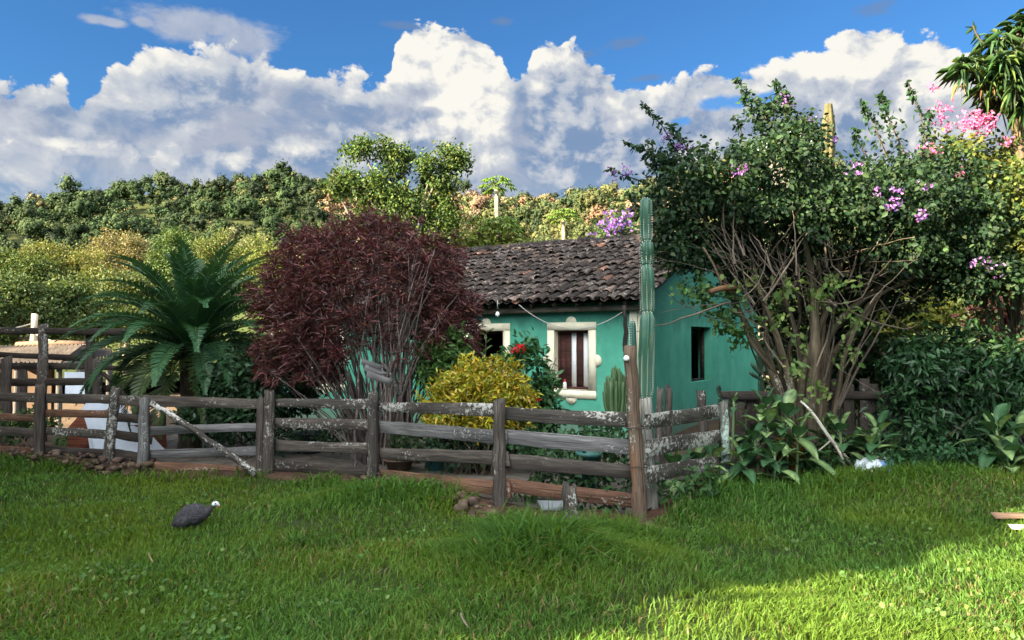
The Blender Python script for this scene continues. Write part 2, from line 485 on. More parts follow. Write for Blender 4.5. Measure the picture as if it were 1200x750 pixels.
# courtyard paving
def mat_yard():
    m, nt, out = new_mat('courtyard_slabs')
    g = attr(nt, 'gc').outputs['Vector']
    n1 = noise(nt, g, 2.2, 6, .7); n2 = noise(nt, g, 14, 5, .7)
    v = nd(nt, 'ShaderNodeTexVoronoi', feature='DISTANCE_TO_EDGE'); v.inputs['Scale'].default_value = 1.5; nt.links.new(g, v.inputs['Vector'])
    col = mixc(nt, ramp(nt, n1, [(.3, 0), (.7, 1)]), (.055, .046, .038), (.15, .135, .118))
    col = mixc(nt, ramp(nt, n2, [(.45, 0), (.7, .6)]), col, (.10, .065, .042))
    col = mixc(nt, ramp(nt, v.outputs[0], [(.0, .85), (.05, 0)]), col, (.04, .032, .022))
    principled(nt, out, col, .9, n2, .4, .01, .2)
    return m
ym = MB()
gx2 = np.arange(-6.8, 2.6, .2); gy2 = np.linspace(0, 1, 26)
rows = []
for x in gx2:
    y0 = float(fence_y(x)) + .35 + .25 * vnoise(x * 2, 0, 4); y1 = 18.0
    rows.append([[x, y0 + (y1 - y0) * t, float(gz(x, y0 + (y1 - y0) * t)) + .03] for t in gy2])
Vy = np.array(rows); nx_, ny_ = len(gx2), len(gy2)
iy = np.arange(nx_ * ny_).reshape(nx_, ny_)
ym.add(Vy.reshape(-1, 3), np.stack([iy[:-1, :-1], iy[1:, :-1], iy[1:, 1:], iy[:-1, 1:]], -1).reshape(-1, 4))
tag(ym.build('courtyard_paving', mat_yard(), smooth_=True), kind='structure')

# ------------------------------------------------------------------ house
TH = math.radians(32)
HC = np.array([2.263, 13.35, 0.])                      # near corner
HF = np.array([-math.cos(TH), math.sin(TH), 0.])       # along the front wall, leftwards
HS = np.array([math.sin(TH), math.cos(TH), 0.])        # along the gable wall, backwards
UPV = np.array([0, 0, 1.])
HL, HD, WALL_H, RIDGE_O, RIDGE_Z = 9.3, 8.6, 2.62, 4.15, 4.30
def H(s, o, z): return HC + HF * s + HS * o + UPV * z   # s along front, o depth into the house
house = thing('farmhouse', 'single-storey teal plastered farmhouse with a dark tiled roof and cream window surrounds', 'house', HC)
def wall_face(mb, fn, length, height, openings, depth, flip=False, cell=.5):
    """a wall plane as fn(a, d, z) with a along, d inward; rectangular openings get reveals"""
    xs = sorted({0, length, *[round(o[0], 4) for o in openings], *[round(o[1], 4) for o in openings], *[round(v, 4) for v in np.arange(cell, length, cell)]})
    zs = sorted({-.15, height, *[round(o[2], 4) for o in openings], *[round(o[3], 4) for o in openings], *[round(v, 4) for v in np.arange(cell, height, cell)]})
    inside = lambda x, z: any(o[0] < x < o[1] and o[2] < z < o[3] for o in openings)
    for i in range(len(xs) - 1):
        for j in range(len(zs) - 1):
            if inside((xs[i] + xs[i + 1]) / 2, (zs[j] + zs[j + 1]) / 2): continue
            q = [fn(xs[i], 0, zs[j]), fn(xs[i + 1], 0, zs[j]), fn(xs[i + 1], 0, zs[j + 1]), fn(xs[i], 0, zs[j + 1])]
            mb.add(q, [[0, 1, 2, 3]])
    for (a, b, c, d) in openings:
        for (p, q) in (((a, c), (b, c)), ((b, c), (b, d)), ((b, d), (a, d)), ((a, d), (a, c))):
            mb.add([fn(p[0], 0, p[1]), fn(q[0], 0, q[1]), fn(q[0], depth, q[1]), fn(p[0], depth, p[1])], [[0, 1, 2, 3]])
W1 = (.98, 1.71, .98, 2.11); W2 = (2.86, 3.70, .98, 2.11); W3 = (7.35, 8.25, .90, 2.05)
WS = (2.90, 4.30, 1.02, 2.22)
wm = MB()
wall_face(wm, lambda a, d, z: H(a, d, z), HL, WALL_H, [W1, W2, W3], .26)
wall_face(wm, lambda a, d, z: H(d, a, z), HD, WALL_H, [WS], .30)
wall_face(wm, lambda a, d, z: H(HL, a, z), HD, WALL_H, [], .2)
wall_face(wm, lambda a, d, z: H(a, HD, z), HL, WALL_H, [], .2)
for s in (0, HL):
    n = 16
    for k in range(n):
        o0, o1 = HD * k / n, HD * (k + 1) / n
        zt = lambda o: WALL_H + (RIDGE_Z - .12 - WALL_H) * (o / RIDGE_O if o < RIDGE_O else (HD - o) / (HD - RIDGE_O))
        wm.add([H(s, o0, WALL_H), H(s, o1, WALL_H), H(s, o1, zt(o1)), H(s, o0, zt(o0))], [[0, 1, 2, 3]])
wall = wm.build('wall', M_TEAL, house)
im = MB(); im.add([H(.31, .31, .04), H(HL - .3, .31, .04), H(HL - .3, HD - .3, .04), H(.31, HD - .3, .04)], [[0, 1, 2, 3]])
im.build('floor', M_DARK, house)
pm = MB(); plank(pm, H(.085, -.012, -.05), H(.085, -.012, 2.46), .15, .03, up=HF, nseg=4, wob=.001)
plank(pm, H(-.012, .02, -.05), H(-.012, .02, 2.46), .06, .03, up=HS, nseg=4, wob=.001)
pm.build('corner_pilaster', M_CREAM, house)
fm = MB(); plank(fm, H(-.18, -.10, 2.50), H(HL + .2, -.10, 2.50), .11, .14, nseg=16, wob=.004)
fm.build('eave_beam', mat_wood('eave_wood', (.16, .13, .10), (.36, .31, .25), .1), house)
rf = MB()
for k in range(20):
    s = .1 + k * .48
    plank(rf, H(s, -.36, 2.565), H(s, 1.2, 2.565 + 1.56 * .376), .07, .05, nseg=2, wob=.002)
rf.build('rafters', M_WOOD_DARK, house)

# tiled roof: channel and cover tiles laid one by one in one mesh
def tiled_slope(mb, o_lo, z_lo, o_hi, z_hi, s0, s1, detail=True):
    r_ = np.random.default_rng(3)
    run = np.array([o_hi - o_lo, z_hi - z_lo]); Ls = np.linalg.norm(run); e = run / Ls
    up = np.array([-e[1], e[0]])
    if o_hi < o_lo: up = -up
    pitch = .205; ncol = int((s1 - s0) / pitch); nrow = int(Ls / .36)
    ang = np.linspace(0, PI, 7)
    for c in range(ncol + 1):
        jc = r_.normal(0, .012)
        for kind in (0, 1):
            if kind == 0 and c == ncol: continue
            sc = s0 + pitch * (c + (0 if kind == 1 else .5)) + jc
            for r in range(nrow):
                t0 = r * Ls / nrow - (.03 if r else .05 + .03 * r_.random()); t1 = t0 + Ls / nrow + .07
                w0, w1 = (.095, .078) if kind else (.078, .095)
                dx0, dx1 = r_.normal(0, .013, 2); lift = r_.normal(0, .010); lift = max(-.012, lift)
                if r_.random() < .04: lift += .03
                col = np.array([1, 1, 1.]) * (.65 + .7 * r_.random())
                if r_.random() < .12: col = col * np.array([1.9, 1.75, 1.65])
                if r_.random() < .025: col = col * np.array([2.2, 1.5, 1.2])
                V = []
                for (t, w, dx, hh) in ((t0, w0, dx0, .030), (t1, w1, dx1, .002)):
                    for th_ in (0, 1):
                        for a in ang:
                            ww = w - th_ * .014
                            y = math.sin(a) * (ww if kind else -ww) * .85
                            off = (.045 if kind else .075) + hh + lift + y
                            p = np.array([o_lo, z_lo]) + e * t + up * off
                            V.append(H(sc + math.cos(a) * ww + dx, p[0], p[1]))
                n = len(ang); F = []
                for i in range(n - 1):
                    F += [[i, i + 1, 2 * n + i + 1, 2 * n + i], [n + i, 3 * n + i, 3 * n + i + 1, n + i + 1], [i, n + i, n + i + 1, i + 1]]
                F += [[0, 2 * n, 3 * n, n], [n - 1, 2 * n - 1, 4 * n - 1, 3 * n - 1]]
                cc = np.tile(col, (4 * n, 1))
                rim = col * (4.0 if r_.random() < .4 else 1.3)
                cc[:2 * n] = cc[:2 * n] * .5 + rim * .5
                mb.add(V, F, None, cc, np.array(V) + r_.random(3) * 9)
rm = MB()
tiled_slope(rm, -.38, 2.60, RIDGE_O, RIDGE_Z, -.26, HL + .3)
tiled_slope(rm, HD + .38, 2.60, RIDGE_O, RIDGE_Z, -.26, HL + .3)
# sheet of battens under the tiles keeps the attic dark
for (a, b) in (((-.30, 2.60), (RIDGE_O, RIDGE_Z - .02)), ((HD + .30, 2.60), (RIDGE_O, RIDGE_Z - .02))):
    rm.add([H(-.2, a[0], a[1]), H(HL + .25, a[0], a[1]), H(HL + .25, b[0], b[1]), H(-.2, b[0], b[1])], [[0, 1, 2, 3]], None, (.5, .5, .5))
roof = rm.build('roof', M_TILE, house, smooth_=True)
rr = MB(); r_ = np.random.default_rng(9)
for k in range(28):
    s = -.3 + k * .35
    if s > HL + .2: break
    a, b = H(s, RIDGE_O, RIDGE_Z + .06 + r_.normal(0, .012)), H(s + .42, RIDGE_O, RIDGE_Z + .075 + r_.normal(0, .012))
    c = .6 + .8 * r_.random()
    tube(rr, [a, (a + b) / 2, b], [.10, .105, .115], 10, (c, c, c), True, .05, r_)
rr.build('ridge_tiles', M_TILE, roof, smooth_=True)

def surround(mb, w, fw=.15, th=.022, left=True, sill_drop=0.):
    a, b, c, d = w
    M = lambda o: (lambda V: np.array([H(v[0], v[1], v[2]) for v in V]))
    box(mb, (a - fw, -th, d), (b + fw, -.001, d + fw), M=M(0)); box(mb, (a - fw, -th, c - fw), (b + fw, -.001, c), M=M(0))
    box(mb, (a - fw, -th + .001, c), (a, -.001, d), M=M(0)); box(mb, (b, -th + .001, c), (b + fw, -.001, d), M=M(0))
    mid, mz = (a + b) / 2, (c + d) / 2
    for (cx, cz, a0) in ((mid, d + fw, 0), (mid, c - fw, PI), (a - fw, mz, -PI / 2), (b + fw, mz, PI / 2)):
        # semicircular ears on each side of the surround
        R = .11; n = 10
        front = []; back = []
        for k in range(n + 1):
            t = PI * k / n
            lx, lz = math.cos(t) * R, math.sin(t) * R
            if abs(a0) < .1: x, z = cx + lx, cz + lz
            elif a0 > 3: x, z = cx - lx, cz - lz
            elif a0 < 0: x, z = cx - lz, cz + lx
            else: x, z = cx + lz, cz + lx
            front.append(H(x, -th - .001, z)); back.append(H(x, -.001, z))
        V = front + back + [H(cx, -th - .001, cz)]
        F4 = [[k, k + 1, n + 1 + k + 1, n + 1 + k] for k in range(n)]
        F3 = [[2 * n + 2, k + 1, k] for k in range(n)]
        mb.add(V, F4, F3)
def rev_liner(mb, w, dep=.2):
    a, b, c, d = w; t = .012
    for q in (((a + t, c + t), (b - t, c + t)), ((b - t, c + t), (b - t, d - t)), ((b - t, d - t), (a + t, d - t)), ((a + t, d - t), (a + t, c + t))):
        (p, r) = q
        mb.add([H(p[0], -.0205, p[1]), H(r[0], -.0205, r[1]), H(r[0], dep, r[1]), H(p[0], dep, p[1])], [[0, 1, 2, 3]])
for w, lab, kind in ((W1, 'shuttered window with two white strips between brown boards', 'shut'), (W2, 'dark open window behind the yellow shrub', 'open'), (W3, 'window in the shade of the red-leaved shrub', 'open')):
    sm = MB(); surround(sm, w); rev_liner(sm, w)
    win = sm.build('window', M_CREAM, house); tag(win, lab)
    fr = MB(); a, b, c, d = w
    Hm = lambda V: np.array([H(v[0], v[1], v[2]) for v in V])
    t = .05
    box(fr, (a + .013, .12, c + .013), (a + t, .19, d - .013), M=Hm); box(fr, (b - t, .12, c + .013), (b - .013, .19, d - .013), M=Hm)
    box(fr, (a + t, .12, c + .013), (b - t, .19, c + t + .01), M=Hm); box(fr, (a + t, .12, d - t), (b - t, .19, d - .013), M=Hm)
    fr.build('frame', M_SHUTTER, win)
    if kind == 'shut':
        x0, x1 = a + t, b - t; wd = x1 - x0
        seg = [(0.0, .06, 'b'), (.06, .22, 'w'), (.22, .46, 'b'), (.46, .62, 'w'), (.62, .83, 'b'), (.83, 1.0, 'b')]
        for (p, q, k) in seg:
            bm = MB(); box(bm, (x0 + wd * p + .003, .15, c + t + .01), (x0 + wd * q - .003, .175, d - t - .002), M=Hm)
            bm.build('shutter_board' if k == 'b' else 'white_strip', M_SHUTTER if k == 'b' else M_WHITE, win)
    else:
        bm = MB(); box(bm, (a + .06, .85, c - .2), (b - .06, .9, d + .1), M=Hm); bm.build('unlit_room_panel', M_DARK, win)  # near-black panel colour stands in for the shade of the room
        lf = MB(); plank(lf, H(b - .03, .2, (c + d) / 2), H(b + .02, .62, (c + d) / 2), d - c - .1, .03, nseg=2, wob=.001)
        lf.build('shutter', M_SHUTTER, win)
Hs = lambda V: np.array([H(v[1], v[0], v[2]) for v in V])
sw = MB(); a, b, c, d = WS
for lo, hi in (((a, .16, c), (a + .06, .24, d)), ((b - .06, .16, c), (b, .24, d)), ((a + .06, .16, c), (b - .06, .24, c + .05)), ((a + .06, .16, d - .05), (b - .06, .24, d))):
    box(sw, lo, hi, M=Hs)
swin = sw.build('window', M_WOOD_DARK, house); tag(swin, 'narrow dark unframed window in the gable wall')
bm = MB(); box(bm, (a - .3, .9, c - .3), (b + .3, .95, d + .3), M=Hs); bm.build('unlit_room_panel', M_DARK, swin)  # near-black panel, room shade put into its colour

# small things of the house front
g = H(1.52, .06, W1[2] + .013)
bt = thing('bottle', 'small white bottle with a red cap on the shuttered window sill', 'bottle', g)
m = MB(); tube(m, [g, g + [0, 0, .10], g + [0, 0, .125], g + [0, 0, .14]], [.036, .037, .03, .016], 12, (1, 1, 1)); m.build('body', M_WHITE, bt, True)
m = MB(); tube(m, [g + [0, 0, .141], g + [0, 0, .185]], [.02, .02], 10); m.build('cap', mat_plain('red_cap', (.5, .03, .03)), bt, True)
e0 = at(608, 357, 13.75); e1 = at(729, 366, 13.0)
m = MB(); tube(m, curve(e0, e1, (0, 0, -.36), 20), .006, 5)
tag(m.build('sagging_cable', M_WIRE, loc=e0), 'thin pale cable sagging from the eave to the stick on the tall post', 'cable')
bl = at(583, 362, 13.95)
lb = thing('light_bulb', 'white light bulb hanging under the eave above the yellow shrub', 'bulb', bl)
m = MB(); tube(m, [bl + [0, 0, .16], bl + [0, 0, .02]], .008, 5); m.build('flex', M_WIRE, lb)
m = MB(); tube(m, [bl + [0, 0, .02], bl + [0, 0, -.05]], .022, 8); m.build('socket', M_DARK, lb)
m = MB(); tube(m, [bl + [0, 0, -.05 - .10 * t] for t in np.linspace(0, 1, 8)], [.018, .024, .034, .038, .038, .034, .024, .01], 12); m.build('glass_bulb', M_WHITE, lb, True)

# ------------------------------------------------------------------ fences
def rails(parent, A, B, levels, hts, mats, name='rail', rs=None, th=.022, off=.075, ext=.10):
    r_ = rs
    A = np.asarray(A, float); B = np.asarray(B, float)
    T = unit((B - A) * [1, 1, 0]); nrm = np.array([T[1], -T[0], 0])
    if nrm[1] > 0: nrm = -nrm
    for (za, zb), h, mt in zip(levels, hts, mats):
        za += r_.normal(0, .012); zb += r_.normal(0, .012)
        a = A + nrm * (-off) + T * (-ext * r_.random()); b = B + nrm * (-off) + T * ext * r_.random()
        a = np.array([a[0], a[1], A[2] + za]); b = np.array([b[0], b[1], B[2] + zb])
        m = MB(); plank(m, a, b, h, th, nseg=14, wob=.0045, rs=r_)
        m.build(name, mt, parent)
r_ = np.random.default_rng(21)
FP = {k: on_ground(*v) for k, v in {'a': (585, 605), 'b': (437, 568), 'c': (314, 558), 'd': (168, 557), 'e': (124, 551), 'f': (45, 543)}.items()}
def zat(p, py): return float(at(600, py, p[1])[2] - p[2])
main = thing('rail_fence', 'grey four-rail plank fence with white lichen in front of the house', 'fence', FP['a'])
G = on_ground(752, 616)
def fpost(parent, p, top_py, r, mat, lean=(0, 0), rs=r_, sides=9, label=None, name='post'):
    top = np.array([p[0] + lean[0], p[1] + lean[1], float(at(600, top_py, p[1])[2])])
    m = MB(); post(m, p - [0, 0, .25], top, r, sides, .28, rs, .88, 10, .045)
    return tag(m.build(name, mat, parent), label)
fpost(main, FP['a'], 468, .075, M_WOOD); fpost(main, FP['b'], 461, .085, M_WOOD_LICHEN); fpost(main, FP['c'], 458, .085, M_WOOD, (.01, 0))
Lg = G + [-.12, .12, 0]
rails(main, FP['a'], Lg, [(zat(FP['a'], 484), zat(G, 494)), (zat(FP['a'], 511), zat(G, 527)), (zat(FP['a'], 541), zat(G, 556)), (zat(FP['a'], 570), zat(G, 592))], [.15, .16, .155, .15], [M_WOOD_LICHEN, M_WOOD_GREY, M_WOOD, M_WOOD_RED], rs=r_)
rails(main, FP['b'], FP['a'], [(zat(FP['b'], 476), zat(FP['a'], 483)), (zat(FP['b'], 501), zat(FP['a'], 512)), (zat(FP['b'], 530), zat(FP['a'], 540)), (zat(FP['b'], 556), zat(FP['a'], 574))], [.135, .16, .15, .16], [M_WOOD_LICHEN, M_WOOD_GREY, M_WOOD, M_WOOD_RED], rs=r_)
rails(main, FP['c'] + [.05, 0, 0], FP['b'], [(zat(FP['c'], 473), zat(FP['b'], 474)), (zat(FP['c'], 496), zat(FP['b'], 498)), (zat(FP['c'], 522), zat(FP['b'], 527)), (zat(FP['c'], 546), zat(FP['b'], 556))], [.13, .145, .145, .15], [M_WOOD_LICHEN, M_WOOD, M_WOOD, M_WOOD_DARK], rs=r_)

gate = thing('plank_gate', 'wooden gate of grey boards with a diagonal brace pole and reddish bottom board', 'gate', FP['d'])
fpost(gate, FP['d'], 465, .075, M_WOOD_GREY, label='smooth grey square gate post')
p2 = FP['c'] + np.array([-.11, .0, 0]); fpost(gate, p2, 466, .06, M_WOOD)
rails(gate, FP['d'], p2, [(zat(FP['d'], 471), zat(p2, 474)), (zat(FP['d'], 505), zat(p2, 501)), (zat(FP['d'], 534), zat(p2, 528)), (zat(FP['d'], 550), zat(p2, 556))], [.15, .12, .12, .15], [M_WOOD, M_WOOD_GREY, M_WOOD_GREY, M_WOOD_RED], 'board', r_)
m = MB(); a = at(177, 472, FP['d'][1] - .16); b = at(300, 556, FP['c'][1] - .22)
tube(m, curve(a, b, (0, 0, .03), 14, .02, r_), np.linspace(.04, .05, 14), 8, (1.2, 1.2, 1.2), True, .2, r_)
tag(m.build('brace_pole', M_WOOD_LICHEN, gate), 'pale lichened pole nailed diagonally across the gate')

left = thing('rail_fence', 'five-rail old fence with leaning posts at the far left before the corral', 'fence', FP['e'])
fpost(left, FP['e'], 455, .085, M_WOOD_LICHEN, (.14, 0)); fpost(left, FP['f'], 452, .09, M_WOOD)
q = np.array([FP['f'][0] - 3.2, FP['f'][1] + 1.2, float(gz(FP['f'][0] - 3.2, FP['f'][1] + 1.2))]); fpost(left, q, 452, .09, M_WOOD)
rails(left, FP['e'], FP['d'], [(1.03, 1.03), (.80, .78), (.54, .50), (.23, .20)], [.14, .13, .13, .15], [M_WOOD, M_WOOD_DARK, M_WOOD_DARK, M_WOOD_DARK], rs=r_)
rails(left, FP['f'], FP['e'], [(1.02, 1.03), (.78, .80), (.50, .52), (.22, .22)], [.14, .12, .13, .14], [M_WOOD, M_WOOD_RED, M_WOOD_LICHEN, M_WOOD_DARK], rs=r_)
rails(left, q, FP['f'], [(1.0, 1.02), (.7, .70), (.42, .45), (.14, .15)], [.14, .12, .14, .14], [M_WOOD, M_WOOD_RED, M_WOOD, M_WOOD_RED], rs=r_)

# tall leaning post with stick and insulator
tp = thing('tall_post', 'tall brown leaning post with a white insulator at the corner of the fence', 'post', G)
top = at(738, 405, G[1]); m = MB()
post(m, G - [0, 0, .2], top, .085, 8, .3, r_, .82, 14, .03); m.build('shaft', M_POST_WARM, tp)
c = at(734, 420, G[1] - .1); m = MB()
tube(m, [c + [0, .05, 0], c, c + [0, -.02, 0], c + [0, -.03, 0]], [.024, .031, .022, .006], 14); m.build('insulator', M_WHITE, tp, True)
a = at(733, 412, G[1] + .02); b = at(731, 358, G[1] + .05); m = MB()
tube(m, curve(a, b, (.01, 0, 0), 8, .012, r_), np.linspace(.028, .02, 8), 6, (.7, .7, .7), True, .2, r_); m.build('stick', M_WOOD_DARK, tp)
for zz in (.62, 1.02):
    f_ = zz / 1.87; c0 = G + (top - G) * f_; c1 = np.array([c0[0] + .20, c0[1] + .5, c0[2] + .02]); m = MB()
    an = np.linspace(0, 2 * PI, 26); tube(m, [np.array([c0[0] + .105 * math.cos(a), c0[1] + .105 * math.sin(a), c0[2] + .008 * math.sin(3 * a)]) for a in an], .0055, 5); tube(m, curve(c0 + [.08, .06, 0], c1, (0, 0, -.02), 6), .005, 5)
    m.build('wire_tie', M_WOOD_DARK, tp)

sh = thing('rail_fence', 'short three-rail lichen-covered fence between the cactus and the spotted-leaf plants', 'fence', on_ground(850, 566))
p5 = on_ground(852, 566); fpost(sh, p5, 470, .07, mat_wood('mint_lichen_post', (.07, .065, .055), (.2, .2, .17), .8, (.40, .52, .44)), (-.04, 0))
p4 = G + np.array([.18, .22, 0])
rails(sh, p4, p5, [(zat(p4, 490), zat(p5, 481)), (zat(p4, 527), zat(p5, 512)), (zat(p4, 556), zat(p5, 542))], [.17, .18, .17], [M_WOOD_LICHEN, M_WOOD_LICHEN, M_WOOD_LICHEN], rs=r_)
b1 = on_ground(832, 562); b1 = b1 + np.array([.0, .25, 0]); fpost(sh, b1, 458, .075, M_WOOD, (-.05, 0))
for (x, y, tp_, lab) in ((771, 10.3, 457, 'split grey stake leaning behind the short fence, nearest the cactus'), (781, 10.45, 455, 'split grey stake behind the short fence, farther from the cactus')):
    b = at(x, 500, y); b[2] = float(gz(b[0], b[1])); t = at(x + 3, tp_, y)
    m = MB(); post(m, b - [0, 0, .1], t, .055, 7, .5, r_, .8, 8, .08); tag(m.build('wooden_stake', M_WOOD, loc=b), lab, 'stake', 'stakes behind the short fence')

st = on_ground(672, 641)
m = MB(); post(m, st - [0, 0, .15], np.array([st[0] - .03, st[1], float(at(600, 571, st[1])[2])]), .082, 11, .5, r_, .78, 12, .07)
tag(m.build('wooden_stump', mat_wood('stump_wood', (.03, .025, .02), (.12, .10, .08), .55, (.5, .5, .46)), loc=st), 'short rotted post stump with white lichen standing in the grass', 'stump')

# picket fence of dark boards behind the plants on the right
pf = thing('picket_fence', 'dark board fence behind the plants on the right', 'fence', [4.6, 10.9, float(gz(4.6, 10.9))])
for k in range(34):
    x = 3.1 + k * .17 + r_.normal(0, .02); y = 10.75 - .06 * (x - 3) + r_.normal(0, .03)
    z0 = float(gz(x, y)); hgt = 1.0 + r_.normal(0, .07)
    m = MB(); plank(m, [x, y, z0 - .05], [x + r_.normal(0, .03), y, z0 + hgt], .13 + .03 * r_.random(), .025, up=(1, 0, 0), nseg=4, wob=.005, rs=r_)
    m.build('board', M_WOOD_DARK, pf)
for zz in (.35, .93):
    m = MB(); plank(m, [3.0, 10.70, .2 + zz], [8.9, 10.35, .26 + zz], .12, .04, nseg=16, rs=r_); m.build('rail', M_WOOD_DARK, pf)
tr = MB(); plank(tr, at(855, 474, 11.4), at(905, 470, 12.0), .22, .05, nseg=6, rs=r_)
tag(tr.build('dark_board', M_WOOD_DARK, loc=at(880, 476, 11.6)), 'dark board between the mint-coloured post and the flowering tree', 'board')

# ------------------------------------------------------------------ corral, shed, kennel on the left
cor = thing('cattle_corral', 'tall dark timber corral frame with a long top beam at the far left', 'corral', at(48, 520, 14.2))
def cpost(x, ytop, d, r, mat=M_WOOD, nm='post'):
    t = at(x, ytop, d); b = t.copy(); b[2] = float(gz(t[0], t[1])) - .1
    m = MB(); post(m, b, t, r, 9, .25, r_, .92, 10, .05); m.build(nm, mat, cor)
for a in ((51, 380, 14.2, .095), (106, 391, 14.4, .085), (8, 419, 13.6, .10), (114, 420, 13.9, .085), (-40, 384, 14.0, .10), (192, 430, 13.8, .05)): cpost(*a)
def crail(x0, y0, d0, x1, y1, d1, h=.16, th=.1, mt=M_WOOD_DARK, nm='rail'):
    m = MB(); plank(m, at(x0, y0, d0), at(x1, y1, d1), h, th, nseg=12, rs=r_); m.build(nm, mt, cor)
crail(-60, 386, 14.0, 150, 389, 14.4, .13, .15, M_WOOD_DARK, 'beam')
crail(-60, 430, 14.3, 118, 429, 14.5, .13, .05)
crail(-60, 448, 14.1, 118, 447, 14.2, .14, .05); crail(118, 457, 14.1, 200, 443, 13.9, .13, .05)
crail(120, 437, 13.9, 160, 475, 13.6, .07, .06, M_WOOD_DARK, 'brace')
crail(-60, 412, 15.6, 110, 421, 15.8, .12, .05); crail(-60, 466, 14.0, 130, 470, 14.0, .12, .05); crail(112, 430, 14.6, 200, 434, 14.8, .10, .05); cpost(160, 425, 14.4, .07); cpost(28, 425, 15.7, .07)

# low shed beyond the corral
D0 = 21.0
shed = thing('cattle_shed', 'low open shed with a rusty corrugated roof and ridge tiles beyond the corral', 'shed', at(60, 470, D0))
def mat_corr():
    m, nt, out = new_mat('old_corrugated_roof')
    g = attr(nt, 'gc').outputs['Vector']
    n1 = noise(nt, g, 2.5, 5, .7); n2 = noise(nt, g, 9, 4, .7)
    col = mixc(nt, ramp(nt, n1, [(.35, 0), (.65, 1)]), (.05, .042, .036), (.125, .108, .095))
    col = mixc(nt, ramp(nt, n2, [(.5, 0), (.7, .6)]), col, (.12, .075, .055))
    principled(nt, out, col, .85, n2, .3, .01, .2); return m
M_CORR = mat_corr()
def corr(mb, A, B, Cc, Dd, n=50, amp=.055):
    """corrugated sheet: eave edge A-B, ridge edge D-C"""
    A, B, Cc, Dd = [np.asarray(v, float) for v in (A, B, Cc, Dd)]
    nr = unit(np.cross(B - A, Dd - A)); V = []
    for i in range(n + 1):
        t = i / n; o = nr * amp * math.cos(i * PI)
        V += [A + (B - A) * t + o, Dd + (Cc - Dd) * t + o]
    mb.add(V, [[2 * i, 2 * i + 2, 2 * i + 3, 2 * i + 1] for i in range(n)])
eL, eR = at(-60, 424, D0 - 1), at(72, 426, D0 - 1.2)
rL, rR = at(30, 405, D0 + 1.8), at(100, 404, D0 + 1.2)
gR = at(132, 418, D0 + .4)
m = MB(); corr(m, eL, eR, rR, at(-20, 407, D0 + 2)); sroof = m.build('roof', M_CORR, shed)
m = MB(); corr(m, at(74, 423, D0 - 1.1), gR + [0, 0, -.02], at(131, 410, D0 + 1.6), rR + [0, .02, .01], 30); m.build('side_roof', mat_plain('dark_roof', (.05, .04, .034)), shed)
m = MB(); tube(m, [at(20, 404, D0 + 1.9), at(60, 402, D0 + 1.6), at(101, 403, D0 + 1.2)], .09, 9, (1.2, 1.1, 1.0), True, .25, r_); m.build('ridge_tiles', mat_plain('clay_ridge', (.12, .08, .058), .8, .3, 5), shed)
m = MB(); plank(m, at(74, 427, D0 - 1.15), gR + [0, -.05, -.10], .10, .05, rs=r_); m.build('bargeboard', M_WOOD_GREY, shed)
m = MB()
M_CLAY = mat_plain('ochre_wall', (.10, .064, .042), .85, .2, 3)
wl0 = at(-60, 470, D0 + 1.9); wl1 = at(60, 470, D0 + 1.7)
z0, z1 = float(gz(wl0[0], wl0[1])) - .1, float(at(0, 430, D0 + 1.8)[2])
m.add([[wl0[0], wl0[1], z0], [wl1[0], wl1[1], z0], [wl1[0], wl1[1], z1], [wl0[0], wl0[1], z1]], [[0, 1, 2, 3]]); 
m.add([[wl0[0], wl0[1] + .15, z0], [wl1[0], wl1[1] + .15, z0], [wl1[0], wl1[1] + .15, z1], [wl0[0], wl0[1] + .15, z1]], [[3, 2, 1, 0]]); m.build('back_wall', M_CLAY, shed)
for x in (-30, 20, 70, 128):
    t = at(x, 424, D0 - .8); b = t.copy(); b[2] = float(gz(t[0], t[1])) - .1
    m = MB(); post(m, b, t, .08, 8, .2, r_); m.build('post', M_WOOD_GREY, shed)
tk = thing('white_trough', 'pale blue-white metal sheet standing behind the corral rails', 'metal sheet', at(88, 470, 18))
m = MB(); corr(m, at(76, 450, 18.0), at(103, 450, 18.0), at(103, 436, 18.1), at(76, 436, 18.1), 16, .015)
corr(m, at(76, 451, 18.02), at(103, 451, 18.02), at(103, 470, 17.8), at(76, 470, 17.8), 16, .015); m.build('sheet', M_METAL, tk)
up = at(37, 430, 26); t = at(41, 368, 26); m = MB(); b = up.copy(); b[2] = -1.2
post(m, b, t, .14, 10, .1, r_, .7, 10, .02); tag(m.build('pale_pole', mat_plain('whitish_pole', (.62, .52, .38), .8, .12, 3), loc=b), 'pale whitish pole rising behind the shed roof', 'pole')
m = MB(); tube(m, curve(at(41, 391, 26), at(100, 404, 22), (0, 0, -.12), 10), .02, 5); tube(m, curve(at(-30, 388, 24), at(41, 378, 26), (0, 0, -.1), 10), .02, 5)
tag(m.build('overhead_wire', M_WIRE, loc=at(41, 391, 26)), 'thin wire running from the pale pole down to the shed roof', 'wire')

